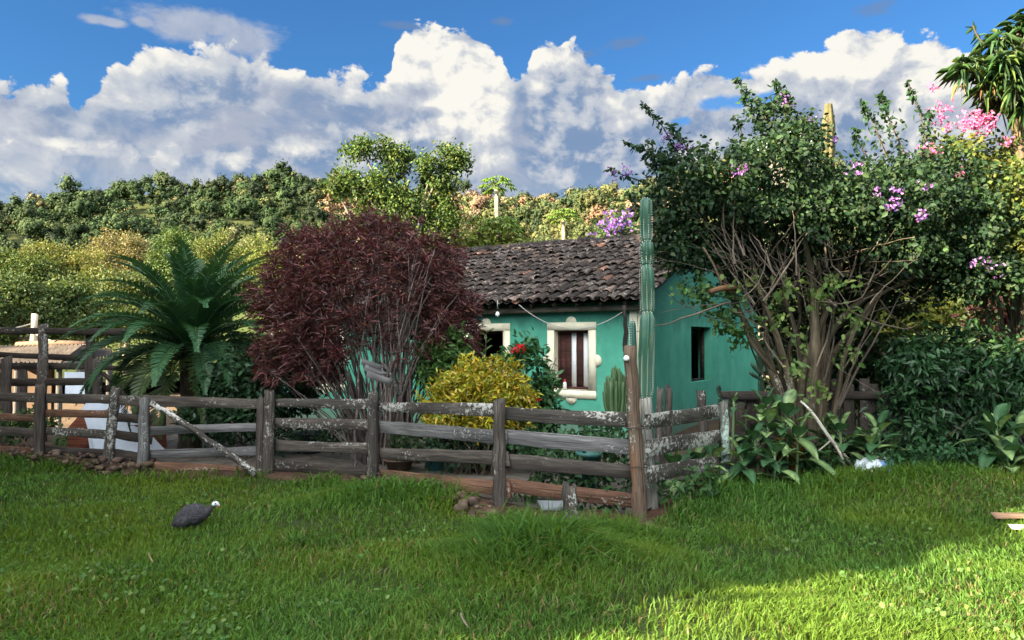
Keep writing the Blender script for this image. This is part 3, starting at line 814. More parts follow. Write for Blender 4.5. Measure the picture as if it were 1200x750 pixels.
# kennel with a white sheet roof behind the left fence
KD = 12.6
ken = thing('animal_kennel', 'low reddish board kennel with a bluish white sheet roof behind the left fence', 'kennel', at(120, 540, KD))
zb = .0
a0 = at(80, 500, KD); a0[2] = zb
pk = at(95, 484, KD); pR = at(112, 530, KD); pR[2] = zb; eLft = at(79, 502, KD)
m = MB(); dep = np.array([.95, .55, 0])
V = [a0, pR, at(111, 512, KD), pk, eLft]; V2 = [np.array(v) + dep for v in V]
m.add(V + V2, [[0, 1, 2, 3], [5, 8, 7, 6], [0, 5, 6, 1]], [[0, 3, 4], [5, 9, 8]]); m.add([V[0], V[4], V2[4], V2[0]], [[0, 1, 2, 3]])
m.build('front_boards', mat_wood('kennel_wood', (.13, .04, .022), (.26, .09, .055), .05), ken)
m = MB(); corr(m, at(112, 532, KD - .25), at(196, 530, KD + .2), at(147, 478, KD + .9), at(96, 481, KD), 26, .008)
m.build('roof_sheet', M_METAL, ken)
m = MB(); corr(m, at(94, 482, KD), at(147, 479, KD + .9), at(140, 466, KD + 1.35), at(106, 465, KD + 1.2), 14, .008); m.build('top_sheet', M_METAL, ken)
m = MB(); corr(m, at(103, 513, KD - .12), at(120, 513, KD - .05), at(124, 545, KD - .1), at(108, 545, KD - .15), 6, .008); m.build('side_sheet', M_METAL, ken)

# rubble at the foot of the left fence
def rock(mb, c, r, rs, col):
    d = np.array([[1, 1, 1], [1, 1, -1], [1, -1, 1], [1, -1, -1], [-1, 1, 1], [-1, 1, -1], [-1, -1, 1], [-1, -1, -1]], float) * .6
    d *= 1 + .5 * (rs.random((8, 3)) - .5)
    mid = []
    sc = r * np.array([1.1, .9, .7]) * (1 + .35 * (rs.random(3) - .5))
    th = rs.random() * 6.28; R = np.array([[math.cos(th), -math.sin(th), 0], [math.sin(th), math.cos(th), 0], [0, 0, 1]])
    pts = np.concatenate([d, unit(rs.normal(0, 1, (10, 3))) * .95]) * sc
    pts = pts @ R.T + c
    import bmesh
    b = bmesh.new()
    for p in pts: b.verts.new(p)
    h = bmesh.ops.convex_hull(b, input=b.verts)
    b.verts.index_update()
    vs = {}; V = []; F = []
    for f in b.faces:
        idx = []
        for v in f.verts:
            if v not in vs: vs[v] = len(V); V.append(v.co[:])
            idx.append(vs[v])
        for k in range(1, len(idx) - 1): F.append([idx[0], idx[k], idx[k + 1]])
    b.free()
    mb.add(V, None, F, np.tile(col, (len(V), 1)), np.array(V) + rs.random(3) * 5)
M_ROCK = mat_plain('rubble_stone', (.075, .056, .042), .9, .5, 9, .5, .2, .02, (.09, .05, .03))
m = MB(); rs = np.random.default_rng(5)
for k in range(900):
    if k < 680:
        t = rs.random(); x = -9.6 + t * 4.5
    else:
        x = -1.9 + 1.75 * rs.random() if k < 860 else -5.1 + 6.5 * rs.random()
    y = float(fence_y(x)) + rs.normal(-.06, .16); 
    z = float(gz(x, y)) + (.20 if k < 680 else (.16 if k < 860 else .03)) * rs.random() ** 1.3
    r = .025 + .055 * rs.random() ** 2
    c = .6 + .8 * rs.random()
    rock(m, np.array([x, y, z]), r, rs, np.array([c, c * (.85 + .15 * rs.random()), c * (.75 + .25 * rs.random())]))
tag(m.build('rubble', M_ROCK), 'rubble stones heaped along the foot of the fences', 'rubble', kind='stuff')
# earth bank under the fences
m = MB(); xs = np.linspace(-10, 1.25, 120); V = []
for x in xs:
    y = float(fence_y(x)); hh = .04 + .08 * vnoise(x * 2.2, 1, 8) + (.05 if x < -5 else 0.07 * math.exp(-((x + .6) / .7) ** 2))
    for (dy, f) in ((-.26, 0), (-.17, .55), (-.08, .9), (.05, 1.), (.30, .9), (.6, .1)):
        yy = y + dy + .05 * (vnoise(x * 5, dy * 9, 6) - .5); V.append([x, yy, float(gz(x, yy)) - .01 + hh * f + .03 * (vnoise(x * 6, dy * 14, 2) - .5) * f])
n = 6; F = [[i * n + j, (i + 1) * n + j, (i + 1) * n + j + 1, i * n + j + 1] for i in range(len(xs) - 1) for j in range(n - 1)]
m.add(V, F, None, (.065, .040, .027)); tag(m.build('dirt_bank', M_GROUND, smooth_=True), kind='structure')
b = on_ground(58, 537)
m = MB(); plank(m, at(50, 542, b[1]), at(62, 533, b[1]), .10, .1, nseg=2, rs=r_); tag(m.build('broken_brick', M_TERRA, loc=b), 'broken red brick lying on the bank below the far left fence', 'brick')
# ------------------------------------------------------------------ plants near the house
def base_at(px, d, z=None):
    p = at(px, 500, d); p[2] = float(gz(p[0], p[1])) if z is None else z
    return p

# dark red shrub: many grey stems fanning out, tufts of narrow drooping leaves at their ends
D = 11.6; r_ = np.random.default_rng(31)
bc = base_at(455, D)
dr = thing('red_leaved_shrub', 'large rounded dark red shrub with narrow leaves and bare grey stems', 'shrub', bc)
cen = at(428, 352, D); sx, sz, sy = 1.62, 1.30, 1.30
n = 1750
d_ = randdir(n * 3, r_); d_ = d_[(d_[:, 2] > -.72)][:n]; n = len(d_)
rr_ = .50 + .50 * r_.random(n) ** .55
lump = 1 + .10 * np.sin(d_[:, 0] * 5 + 1) * np.cos(d_[:, 2] * 6) + .05 * r_.normal(0, 1, n)
ends = cen + d_ * (rr_ * lump)[:, None] * np.array([sx, sy, sz])
# open the middle: fewer tufts low on the near right side where the stems show
opx = (np.abs(ends[:, 0] - (cen[0] + .42)) < .62) & (ends[:, 2] < cen[2] + .15) & (ends[:, 1] < D + .1)
ends = ends[~opx | (r_.random(n) < .38)]
low = (ends[:, 2] < cen[2] - .85) & (r_.random(len(ends)) < .4)
ends = ends[~low]
xt = [at(300 + 105 * r_.random(), 400 + 48 * r_.random(), D - .7 + 1.0 * r_.random()) for _ in range(150)] + [at(492 + 66 * r_.random(), 345 + 85 * r_.random(), D - .3 + .8 * r_.random()) for _ in range(190)]
ends = np.concatenate([ends, np.array(xt)])
n = len(ends)
leafm = MB(); k = 17
P = np.repeat(ends, k, 0) + r_.normal(0, .035, (n * k, 3))
axis_ = unit(ends - (bc + [0, 0, .6]))
Dd = unit(np.repeat(axis_, k, 0) * .75 + randdir(n * k, r_) * .95)
L = .09 + .10 * r_.random(n * k)
col = tints(n * k, (.108, .036, .035), .45, .15, r_, [(.175, .070, .058), (.056, .025, .026), (.10, .052, .036)], .4)
leaves(leafm, P, Dd, randdir(n * k, r_, .5), L, .013 + .007 * r_.random(n * k), col, .2, .28)
leafm.build('leaves', M_LEAF_RED, dr)
stm = MB()
order = r_.permutation(n)[:110]
for i in order:
    e = ends[i]; b = bc + np.array([r_.normal(0, .17), r_.normal(0, .15), -.05])
    if e[0] < cen[0] - .6: b[0] -= .15
    t = curve(b, e, ((e[0] - b[0]) * -.10 + r_.normal(0, .05), r_.normal(0, .05), -abs(e[0] - b[0]) * .10 + .06), 9, .02, r_)
    tube(stm, t, np.linspace(.013 + .011 * r_.random(), .004, 9), 5, np.ones(3) * (.7 + .7 * r_.random()), False, 0, r_)
# pale main stems facing the camera
for k2 in range(36):
    tx = 472 + r_.normal(0, 42); ty = 275 + 90 * r_.random()
    e = at(tx, ty, D - .55 - .5 * r_.random()); b = bc + np.array([r_.normal(0.05, .2), -.15 + r_.normal(0, .1), -.05])
    t = curve(b, e, ((e[0] - b[0]) * -.18, -.12, .05), 12, .035, r_)
    tube(stm, t, np.linspace(.017 + .009 * r_.random(), .004, 12), 5, np.ones(3) * (.9 + .9 * r_.random()), False, 0, r_)
for k2 in range(14):
    e = at(310 + 110 * r_.random(), 400 + 60 * r_.random(), D - .8); b = bc + np.array([-.25, -.1, .15])
    t = curve(b, e, (-.1, -.1, .16), 10, .04, r_)
    tube(stm, t, np.linspace(.014, .003, 10), 5, np.ones(3) * (.8 + .6 * r_.random()), False, 0, r_)
stm.build('stems', M_STEM_RED, dr)

# weathered board leaning on the post behind the fence
a = at(424, 424, 10.1); b = at(455, 452, 10.1)
wb = thing('weathered_board', 'short silvery weathered board perched on top of the second fence post', 'board', at(440, 456, 10.05))
m = MB()
for k in range(3): plank(m, at(424 + k * 3, 423 + k * 7.5, 10.02), at(447 + k * 6, 432 + k * 7.5, 10.06), .085, .03, up=(.3, 0, 1), nseg=5, wob=.008, rs=r_)
m.build('plank', M_WOOD_GREY, wb)
m = MB(); plank(m, at(450, 426, 10.08), at(468, 464, 10.1), .05, .04, nseg=4, wob=.01, rs=r_); m.build('batten', M_WOOD_LICHEN, wb)

# yellow shrub
D = 10.6; bc = base_at(565, D)
ys = thing('yellow_croton_shrub', 'dense yellow-leaved mounded shrub behind the fence in front of the house', 'shrub', bc)
m = MB(); r_ = np.random.default_rng(41)
cl = [(at(560, 470, D), (.72, .6, .52)), (at(530, 482, D), (.5, .5, .36)), (at(597, 470, D), (.42, .5, .48)), (at(572, 446, D), (.5, .45, .36)), (at(545, 455, D), (.45, .4, .3))]
foliage(m, cl, 1050, .088, (.32, .28, .018), r_, [(.13, .19, .025), (.44, .32, .02), (.36, .24, .03), (.22, .24, .02)], .55, sub=.12, aspect=.3, zb=.2, droop=.05)
m.build('leaves', M_LEAF_YEL, ys)
m = MB()
for k in range(26):
    e = at(520 + 85 * r_.random(), 445 + 50 * r_.random(), D + r_.normal(0, .2)); b = bc + np.array([r_.normal(0, .14), r_.normal(0, .1), -.05])
    tube(m, curve(b, e, (0, 0, 0), 7, .04, r_), np.linspace(.02, .006, 7), 5, (.8, .8, .8), False, 0, r_)
m.build('stems', M_BARK, ys)

def shrub(name, label, cat, px, d, clumps, per, leaf, base, mat, seed, alt=None, altp=0., sub=.16, aspect=.45, stems=12, group=None, zb=.35, droop=.1, flowers=None, sr=.014, thin=1., stem_mat=None, var=.28):
    r_ = np.random.default_rng(seed); bc = base_at(px, d)
    t = thing(name, label, cat, bc, group)
    m = MB(); foliage(m, [(at(c[0], c[1], d + (c[5] if len(c) > 5 else 0)), (c[2], c[3], c[4])) for c in clumps], per, leaf, base, r_, alt, altp, sub=sub, aspect=aspect, zb=zb, droop=droop, thin=thin, var=var)
    m.build('leaves', mat, t)
    if stems:
        m = MB()
        for k in range(stems):
            c = clumps[k % len(clumps)]
            e = at(c[0], c[1], d + (c[5] if len(c) > 5 else 0)) + r_.normal(0, .5, 3) * np.array(c[2:5]); e[2] = max(e[2], bc[2] + .15)
            b = bc + np.array([r_.normal(0, .1), r_.normal(0, .1), -.05])
            tube(m, curve(b, e, ((e[0] - b[0]) * -.1, 0, 0), 8, .03, r_), np.linspace(sr, sr * .35, 8), 5, (1, 1, 1), False, 0, r_)
        m.build('stems', stem_mat or M_BARK, t)
    return t, r_
def blossoms(t, r_, spots, d, col, size=.035, n=26, rad=.10, name='blossom', mat=None, var=.25):
    """flower clusters at photo spots (px,py[,scale[,depth offset]]), each a part"""
    for s in spots:
        sc = s[2] if len(s) > 2 else 1.; dd = d + (s[3] if len(s) > 3 else 0)
        c = at(s[0], s[1], dd); k = int(n * sc * sc) + 6
        P = c + r_.normal(0, rad * sc * .5, (k, 3)) * [1.15, .8, .9]
        kk = 3
        PP = np.repeat(P, kk, 0); DD = randdir(len(PP), r_, .2)
        m = MB(); leaves(m, PP, DD, randdir(len(PP), r_, .4), size * (.7 + .6 * r_.random(len(PP))), size * .8, tints(len(PP), col, var, .15, r_), .15, simple=False)
        m.build(name, mat or M_PETAL, t)

shrub('green_shrub', 'mid-green bush between the red shrub and the yellow shrub', 'shrub', 512, 11.2, [(512, 430, .35, .35, .4), (530, 418, .3, .3, .35)], 700, .11, (.05, .105, .025), M_LEAF, 42, sub=.15, aspect=.32)
t, r_ = shrub('ixora_shrub', 'leafy green shrub with red flowers between the yellow shrub and the shuttered window', 'shrub', 622, 11.6, [(622, 430, .34, .3, .42), (635, 458, .26, .3, .3), (604, 415, .18, .2, .22), (640, 480, .24, .25, .25), (625, 505, .4, .3, .3)], 330, .13, (.035, .10, .03), M_LEAF_GLOSS, 43, sub=.17, aspect=.36, stems=16)
blossoms(t, r_, [(609, 408, 1.), (611, 411, .7), (626, 470, .6), (600, 412, .3)], 11.35, (.55, .02, .025), .035, 20, .085)
# upright leafy shoots
def shoot(name, label, cat, px, d, top_py, n, leaf, aspect, col, seed, group=None, droop=.25):
    r_ = np.random.default_rng(seed); b = base_at(px, d); tpt = at(px + r_.normal(0, 3), top_py, d)
    t = thing(name, label, cat, b, group); m = MB()
    P = curve(b, tpt, (r_.normal(0, .03), 0, 0), 10, .01, r_); tube(m, P, np.linspace(.016, .006, 10), 6, (1, 1, 1), True, 0, r_); m.build('stem', M_BARK, t)
    f = np.linspace(.45, 1, n); base = b + (tpt - b) * f[:, None]; a = np.arange(n) * 2.4
    Dd = np.stack([np.cos(a), np.sin(a), .45 + .5 * f], 1)
    m = MB(); leaves(m, base, Dd, np.stack([-np.cos(a) * .4, -np.sin(a) * .4, np.ones(n)], 1), leaf * (1.15 - .5 * f), leaf * aspect * (1.15 - .5 * f), tints(n, col, .25, .1, r_), .15, droop)
    m.build('leaves', M_LEAF_GLOSS, t); return t
shoot('frangipani_shoot', 'upright pale green leafy shoot in front of the dark open window', 'plant', 565, 11.4, 391, 22, .30, .24, (.09, .15, .055), 44)

# ------------------------------------------------------------------ cycad
D = 12.9; bc = base_at(222, D); r_ = np.random.default_rng(51)
cy = thing('cycad_palm', 'big dark green cycad with long arching feathery fronds behind the gate', 'cycad', bc)
m = MB(); hub = at(226, 402, D)
tube(m, curve(bc - [0, 0, .1], hub, (0, 0, 0), 12, .03, r_), .20, 12, (.6, .6, .6), True, .3, r_); m.build('trunk', M_BARK, cy, False)
def frond(P0, az, el, Ln, sagf, seed, cols, width=.28, nl=74):
    rs = np.random.default_rng(seed)
    d = np.array([math.cos(az) * math.cos(el), math.sin(az) * math.cos(el), math.sin(el)])
    t = np.linspace(0, 1, 26)
    # arching rachis: rotates downwards along its length
    P = [np.array(P0)]; e = el
    for i in range(25):
        e = el - sagf * (t[i] ** 1.4)
        P.append(P[-1] + Ln / 25 * np.array([math.cos(az) * math.cos(e), math.sin(az) * math.cos(e), math.sin(e)]))
    P = np.array(P); T, N, B = frames(P)
    side = unit(np.cross(T, [0, 0, 1.])); up = np.cross(side, T)
    m = MB(); tube(m, P, np.linspace(.014, .003, 26), 5, cols * np.array([1.6, 1.3, 1.2]), False)
    f = np.linspace(.06, .995, nl)
    for sgn in (-1, 1):
        ii = f * 25; i0 = np.clip(ii.astype(int), 0, 24); fr = (ii - i0)[:, None]
        base = P[i0] * (1 - fr) + P[i0 + 1] * fr
        prof = np.clip(np.sin(np.pi * (f * .80 + .17)), .2, 1)
        Dd = side[i0] * sgn * .9 + T[i0] * (.45 + .45 * f[:, None]) + up[i0] * .38 + rs.normal(0, .07, (nl, 3))
        Nn = up[i0] - side[i0] * sgn * .3
        leaves(m, base, Dd, Nn, width * prof * (1 + .1 * rs.normal(0, 1, nl)), .025, tints(nl, cols, .2, .08, rs), .1, .12)
    return m
nf = 84
for i in range(nf):
    az = i * 2.39996 + r_.normal(0, .15); f = i / nf
    el = math.radians(88 - 104 * f) + r_.normal(0, .10)
    Ln = 1.95 + .25 * r_.random() - .25 * f
    P0 = hub + np.array([math.cos(az) * .12, math.sin(az) * .12, .10 - .3 * f])
    c = np.array([.038, .105, .042]) * (.75 + .5 * r_.random()) if f < .8 else np.array([.045, .075, .022])
    frond(P0, az, el, Ln, 1.05 + .45 * f + .2 * r_.random(), 500 + i, c).build('frond', M_LEAF_GLOSS, cy)

shrub('dark_shrub', 'dark glossy bush below the cycad behind the gate', 'shrub', 285, 12.0, [(262, 450, .35, .4, .4), (290, 440, .45, .4, .5), (310, 465, .35, .4, .45), (280, 490, .55, .4, .4), (240, 490, .4, .4, .35)], 620, .10, (.022, .055, .022), M_LEAF_GLOSS, 52, sub=.16, aspect=.45, stems=8)
shrub('dark_shrub', 'shadowy bush under the left side of the red shrub by the house wall', 'shrub', 345, 13.2, [(330, 430, .4, .4, .45), (365, 440, .35, .3, .35), (345, 470, .45, .4, .35)], 480, .10, (.02, .045, .018), M_LEAF, 53, sub=.17, stems=6)

# ------------------------------------------------------------------ cacti
def cactus_column(name, label, segs, ribs=8, base=None, woody=None, col=(.030, .095, .060), seed=1, depth=.24):
    """segs: list of (px, py_bottom, py_top, half width px) at distance d"""
    r_ = np.random.default_rng(seed)
    t = thing(name, label, 'cactus', base)
    prof = lambda a: 1 - depth * np.abs(np.sin(a * ribs / 2)) ** .8
    nn = ribs * 6
    for (d, xb, yb, xt, yt, hw, dome) in segs:
        pb, pt = at(xb, yb, d), at(xt, yt, d); R = hw / FPX * d
        u = np.linspace(0, 1, 26)
        P = pb + (pt - pb) * u[:, None]; P[:, 0] += R * .12 * np.sin(u * PI) * r_.normal(); P[:, 1] += R * .3 * np.sin(u * PI * 2)
        rad = R * np.minimum(1, (.52 + .48 * np.minimum(1, u / .12) ** .5))
        endf = np.where(u > .90, np.sqrt(np.clip(1 - ((u - .90) / .1) ** 2, 0, 1)), 1) if dome else np.where(u > .92, 1 - .42 * (u - .92) / .08, 1)
        rad = np.maximum(rad * endf, .004)
        m = MB(); tube(m, P, rad, nn, (1, 1, 1), True, 0, r_, prof)
        cc = m.C[-1]; a = np.arange(nn) * 2 * PI / nn
        v = (.75 + .35 * (1 - np.abs(np.sin(a * ribs / 2))))
        m.C[-1][:26 * nn] = np.tile(v, 26)[:, None] * np.array(col) * np.linspace(1.0, 1.05, 26).repeat(nn)[:, None]
        m.C[-1][26 * nn:] = np.array(col)
        T, N, B = frames(P)
        step = .028; Lg = np.linalg.norm(pt - pb); ks = int(Lg / step)
        for q in range(ribs):
            a0 = q * 2 * PI / ribs
            for k in range(ks):
                uu = (k + .5) / ks; i = min(24, int(uu * 25)); R_ = np.interp(uu, u, rad) * 1.01
                c = pb + (pt - pb) * uu + R_ * (math.cos(a0) * N[i] + math.sin(a0) * B[i])
                s = .0065
                vv = c + np.array([[s, 0, 0], [-s, 0, 0], [0, s, 0], [0, -s, 0], [0, 0, s], [0, 0, -s]])
                m.add(vv, None, [[0, 2, 4], [2, 1, 4], [1, 3, 4], [3, 0, 4], [2, 0, 5], [1, 2, 5], [3, 1, 5], [0, 3, 5]], (.75, .75, .62))
        m.build('stem_segment', M_CACT, t, True)
    if woody:
        d, xb, xt, yt, hw = woody
        pt = at(xt, yt, d); pb = base.copy() - [0, 0, .1]
        m = MB(); post(m, pb, pt + [0, 0, .04], hw / FPX * d, 10, .35, r_, .85, 12, .01); m.build('woody_trunk', mat_wood('cactus_wood', (.14, .13, .11), (.34, .33, .29), .6, (.42, .50, .43)), t)
    return t
def mat_cact():
    m, nt, out = new_mat('cactus_skin')
    g = attr(nt, 'gc').outputs['Vector']; c = attr(nt, 'Col').outputs['Color']
    n1 = noise(nt, g, 6, 4, .6)
    n2 = noise(nt, g, 17, 5, .7)
    col = mixc(nt, ramp(nt, n1, [(.5, 0), (.75, .5)]), c, (.13, .15, .09))
    col = mixc(nt, ramp(nt, n2, [(.60, 0), (.66, .6)]), col, (.17, .13, .08))
    principled(nt, out, col, .5, n1, .1, .005, .4); return m
M_CACT = mat_cact(); M_SPINE = mat_plain('cactus_spines', (.8, .8, .68), .8)
D = 8.55; cb = base_at(765, D)
cactus_column('column_cactus', 'tall blue-green ribbed column cactus of stacked segments beside the tall post', [
    (D, 756.5, 470, 758.5, 366, 8.9, False), (D, 758.5, 368, 757.5, 311, 7.9, False), (D, 757.5, 312, 757.5, 284, 7.4, False), (D, 757.5, 285, 757, 232, 7.2, True)], 8, cb, (D, 765, 757, 470, 7.2), seed=5)
D2 = 8.9; cactus_column('column_cactus', 'shorter thin column cactus between the stick and the tall column cactus', [(D2, 744, 470, 741, 374, 3.9, True)], 7, base_at(745, D2), (D2, 746, 744, 470, 5), seed=6, col=(.03, .10, .075))
# cut pale cactus trunk rising behind the flowering tree
D3 = 14.0; r_ = np.random.default_rng(8)
cb = base_at(966, D3); t = thing('cut_cactus', 'yellowish cut-off cactus trunk rising above the flowering tree', 'cactus', cb)
m = MB(); P = curve(cb, at(971, 122, D3), (0, 0, 0), 16)
tube(m, P, np.linspace(.12, .12, 16) * np.array([1] * 13 + [1.1, 1.05, .55]), 35, (1, 1, 1), True, .06, r_, lambda a: 1 - .25 * np.abs(np.sin(a * 3.5)))
m.build('stem', mat_plain('old_cactus_skin', (.075, .07, .03), .85, .5, 9, .6, .2, .02, (.07, .05, .025)), t)
# many-stemmed cactus by the wall
D4 = 12.0; cb = base_at(722, D4); t = thing('clump_cactus', 'bushy many-stemmed green cactus against the teal wall left of the tall post', 'cactus', cb)
for k in range(46):
    a = r_.random() * 6.28; q = r_.random() ** .5 * 1.0
    x = 722 + math.cos(a) * 15 * q; y = D4 + math.sin(a) * .22 * q
    topy = 425 + 26 * q ** 2 + 10 * r_.random()
    b = at(722 + (x - 722) * .45, 500, y); tp_ = at(x, topy, y); mid = at(722 + (x - 722) * .9, 474, y)
    P = np.array([b, (b + mid) / 2, mid, mid + (tp_ - mid) * .5, mid + (tp_ - mid) * .85, tp_])
    P = np.array([[np.interp(u, np.linspace(0, 1, 6), P[:, c]) for c in range(3)] for u in np.linspace(0, 1, 12)])
    m = MB(); c = np.array([.05, .10, .035]) * (.7 + .6 * r_.random())
    tube(m, P, .025 * np.array([.8, .9, 1, 1, 1, 1, 1, 1, 1, .9, .75, .3]), 15, c, True, .4, r_, lambda a: 1 - .3 * np.abs(np.sin(a * 2.5))); m.build('stem', M_CACT, t)
# prickly pear by the gable wall
def pear(px, d, pads, label, seed):
    r_ = np.random.default_rng(seed); b = base_at(px, d); t = thing('prickly_pear', label, 'cactus', b)
    m = MB(); tube(m, [b, at(pads[0][0], pads[0][1], d)], .035, 7, (.3, .28, .2), True, .2, r_); m.build('stem', M_BARK, t)
    for (x0, y0, x1, y1, w) in pads:
        A, B = at(x0, y0, d), at(x1, y1, d); u = np.linspace(0, 1, 12); P = A + (B - A) * u[:, None]
        P[:, 1] += .03 * np.sin(u * 3)
        R = np.maximum(.006, w / FPX * d * np.sqrt(np.clip(1 - (2 * u - 1) ** 2, 0, 1)) * (.7 + .3 * u) + .006)
        m = MB(); c = np.array([.028, .075, .045]) * (.8 + .4 * r_.random()); tube(m, P, R, 12, c, True, .05, r_, lambda a: .35 + .65 * np.abs(np.cos(a))); m.build('pad', M_CACT, t, True)
pear(894, 14.2, [(893, 470, 892, 440, 4), (892, 440, 880, 425, 4), (892, 440, 888, 412, 4), (893, 438, 905, 420, 4.5), (904, 422, 912, 408, 5), (892, 445, 878, 436, 4), (897, 455, 912, 456, 4), (905, 421, 896, 402, 4)], 'spiny branching prickly pear cactus against the gable wall behind the flowering tree', 3)
pear(844, 12.6, [(845, 480, 844, 465, 3.2), (844, 466, 842, 451, 3.4), (846, 472, 851, 462, 3)], 'small dark prickly pear cactus rising behind the mint-coloured post', 4)

# ------------------------------------------------------------------ flowering climber tree on the right
D = 10.4; r_ = np.random.default_rng(61); bc = base_at(944, D)
bo = thing('bougainvillea_tree', 'big dark green bougainvillea tree with twisted bare stems and purple flowers', 'tree', bc)
cl = []
for (x, y, rx, rz, ry, dy) in ((800, 235, .50, .62, .9, .2), (790, 285, .28, .42, .6, .3), (850, 215, .62, .55, 1.0, 0), (915, 200, .70, .62, 1.1, 0), (985, 232, .75, .50, 1.2, 0), (1050, 238, .70, .55, 1.2, .1), (1110, 255, .65, .80, 1.1, .2), (960, 255, .7, .45, 1.0, -.2), (885, 245, .6, .35, .9, -.1),
                           (1040, 285, .65, .50, 1.0, .0), (1120, 310, .6, .5, .9, .2), (1165, 290, .6, .7, .9, .5), (1150, 325, .6, .35, .5, -.2), (1095, 200, .35, .3, .5, .2), (808, 296, .34, .30, .5, .3), (842, 300, .40, .30, .5, .4), (878, 312, .40, .30, .5, .5), (905, 325, .35, .3, .4, .7), (930, 165, .38, .36, .5, .2), (905, 135, .22, .30, .3, .3), (775, 190, .25, .25, .4, .3), (1062, 205, .4, .25, .5, .3)):
    cl.append((at(x, y, D + dy), (rx, ry, rz)))
m = MB()
foliage(m, [(at(x, y, D + dy), (rx, ry, rz)) for (x, y, rx, rz, ry, dy) in ((890, 300, .6, .5, .6, .9), (950, 315, .7, .55, .6, 1.0), (1010, 330, .6, .5, .6, .9), (840, 280, .5, .4, .5, .8), (930, 380, .45, .4, .4, .8), (990, 395, .5, .5, .4, .8), (1060, 340, .5, .4, .5, .6))], 330, .085, (.016, .034, .014), r_, [(.05, .04, .02)], .3, sub=.2, aspect=.6)
foliage(m, cl, 430, .074, (.018, .041, .018), r_, [(.030, .064, .024), (.048, .080, .03), (.014, .034, .017)], .45, sub=.19, aspect=.62, zb=.3, droop=.12)
# hanging spray over the roof corner and in front of the gable wall
for (x, y, rx, rz) in ((820, 345, .25, .13), (848, 372, .28, .22), (868, 392, .22, .12), (812, 335, .2, .1), (858, 350, .15, .15)):
    foliage(m, [(at(x, y, D + .1), (rx, .3, rz))], 170, .085, (.05, .11, .03), r_, [(.10, .17, .05)], .3, sub=.16, aspect=.62, thin=.8)
for (x, y, rx, rz) in ((930, 430, .16, .14), (962, 452, .16, .14), (988, 420, .16, .16), (918, 335, .25, .14), (1005, 372, .25, .16), (872, 330, .2, .12), (952, 345, .3, .12), (905, 375, .2, .12), (985, 330, .35, .12), (940, 400, .12, .1)):
    foliage(m, [(at(x, y, D - .5), (rx, .3, rz))], 80, .085, (.09, .15, .04), r_, [(.16, .22, .06)], .3, sub=.16, aspect=.62, thin=.7)
tw = MB()
def spray(pts, d, wid, n, colb, lf=.085, tilt=0):
    """long leafy shoot through photo points"""
    P = np.array([at(p[0], p[1], d + i * tilt) for i, p in enumerate(pts)])
    u = np.linspace(0, 1, 18); Q = np.array([[np.interp(t, np.linspace(0, 1, len(P)), P[:, c]) for c in range(3)] for t in u])
    tube(tw, Q, np.linspace(.014, .004, 18), 5, (.8, .8, .8), False, 0, r_)
    f = r_.random(n) ** .8; b = np.array([[np.interp(t, u, Q[:, c]) for c in range(3)] for t in f])
    w = wid * (1.15 - f)
    b = b + r_.normal(0, 1, (n, 3)) * w[:, None] * [.8, .8, .8]
    leaves(m, b, randdir(n, r_, -.25), randdir(n, r_, .3), lf * (.7 + .5 * r_.random(n)), lf * .55, tints(n, colb, .3, .1, r_), .12, .1)
gb = (.026, .06, .026)
spray([(800, 195), (778, 150), (754, 122)], D + .3, .06, 85, gb); spray([(790, 192), (760, 178), (728, 164)], D + .3, .05, 70, gb)
spray([(815, 190), (800, 165), (783, 145)], D + .2, .08, 90, gb)
spray([(905, 150), (885, 118), (862, 92)], D + .3, .07, 100, gb); spray([(925, 150), (915, 118), (908, 95)], D + .3, .10, 120, gb)
spray([(905, 165), (880, 130), (872, 112)], D + .3, .12, 110, gb); spray([(935, 160), (925, 125), (918, 105)], D + .2, .11, 120, gb)
spray([(760, 215), (730, 205), (712, 198)], D + .5, .05, 45, gb); spray([(1040, 185), (1022, 140), (1008, 120)], D + .3, .09, 110, gb)
spray([(1060, 180), (1040, 135), (1030, 112)], D + .3, .13, 140, gb); spray([(1090, 190), (1078, 130), (1062, 95)], D + .3, .05, 60, gb)
spray([(1020, 190), (1005, 165), (1000, 150)], D + .3, .1, 80, gb); spray([(1095, 190), (1080, 160), (1092, 130)], D + .3, .12, 120, gb)
spray([(870, 190), (868, 150), (860, 135)], D + .2, .08, 60, gb); spray([(760, 260), (745, 240), (738, 225)], D + .5, .06, 50, gb)
m.build('crown', M_LEAF, bo)
# main stems
ms = MB()
stems = [((930, 556), [(925, 500), (905, 440), (872, 375), (840, 310)], .075), ((935, 556), [(930, 470), (912, 400), (890, 340), (878, 290)], .07), ((948, 558), [(950, 480), (955, 400), (952, 330), (940, 270)], .10),
         ((955, 558), [(958, 470), (968, 400), (1000, 360), (1040, 330), (1075, 290)], .085), ((960, 558), [(965, 480), (975, 420), (1010, 375), (1035, 340)], .07), ((940, 556), [(938, 480), (945, 420), (975, 350), (990, 290)], .07),
         ((928, 556), [(918, 470), (902, 420), (896, 370), (897, 310)], .055), ((950, 558), [(944, 470), (935, 400), (918, 340), (915, 280)], .06), ((962, 560), [(980, 470), (992, 410), (1025, 350), (1090, 320)], .05), ((945, 556), [(952, 470), (965, 380), (958, 300)], .055),
         ((934, 556), [(922, 460), (880, 400), (858, 340), (820, 290)], .045), ((942, 556), [(934, 460), (925, 410), (938, 370), (930, 300)], .045)]
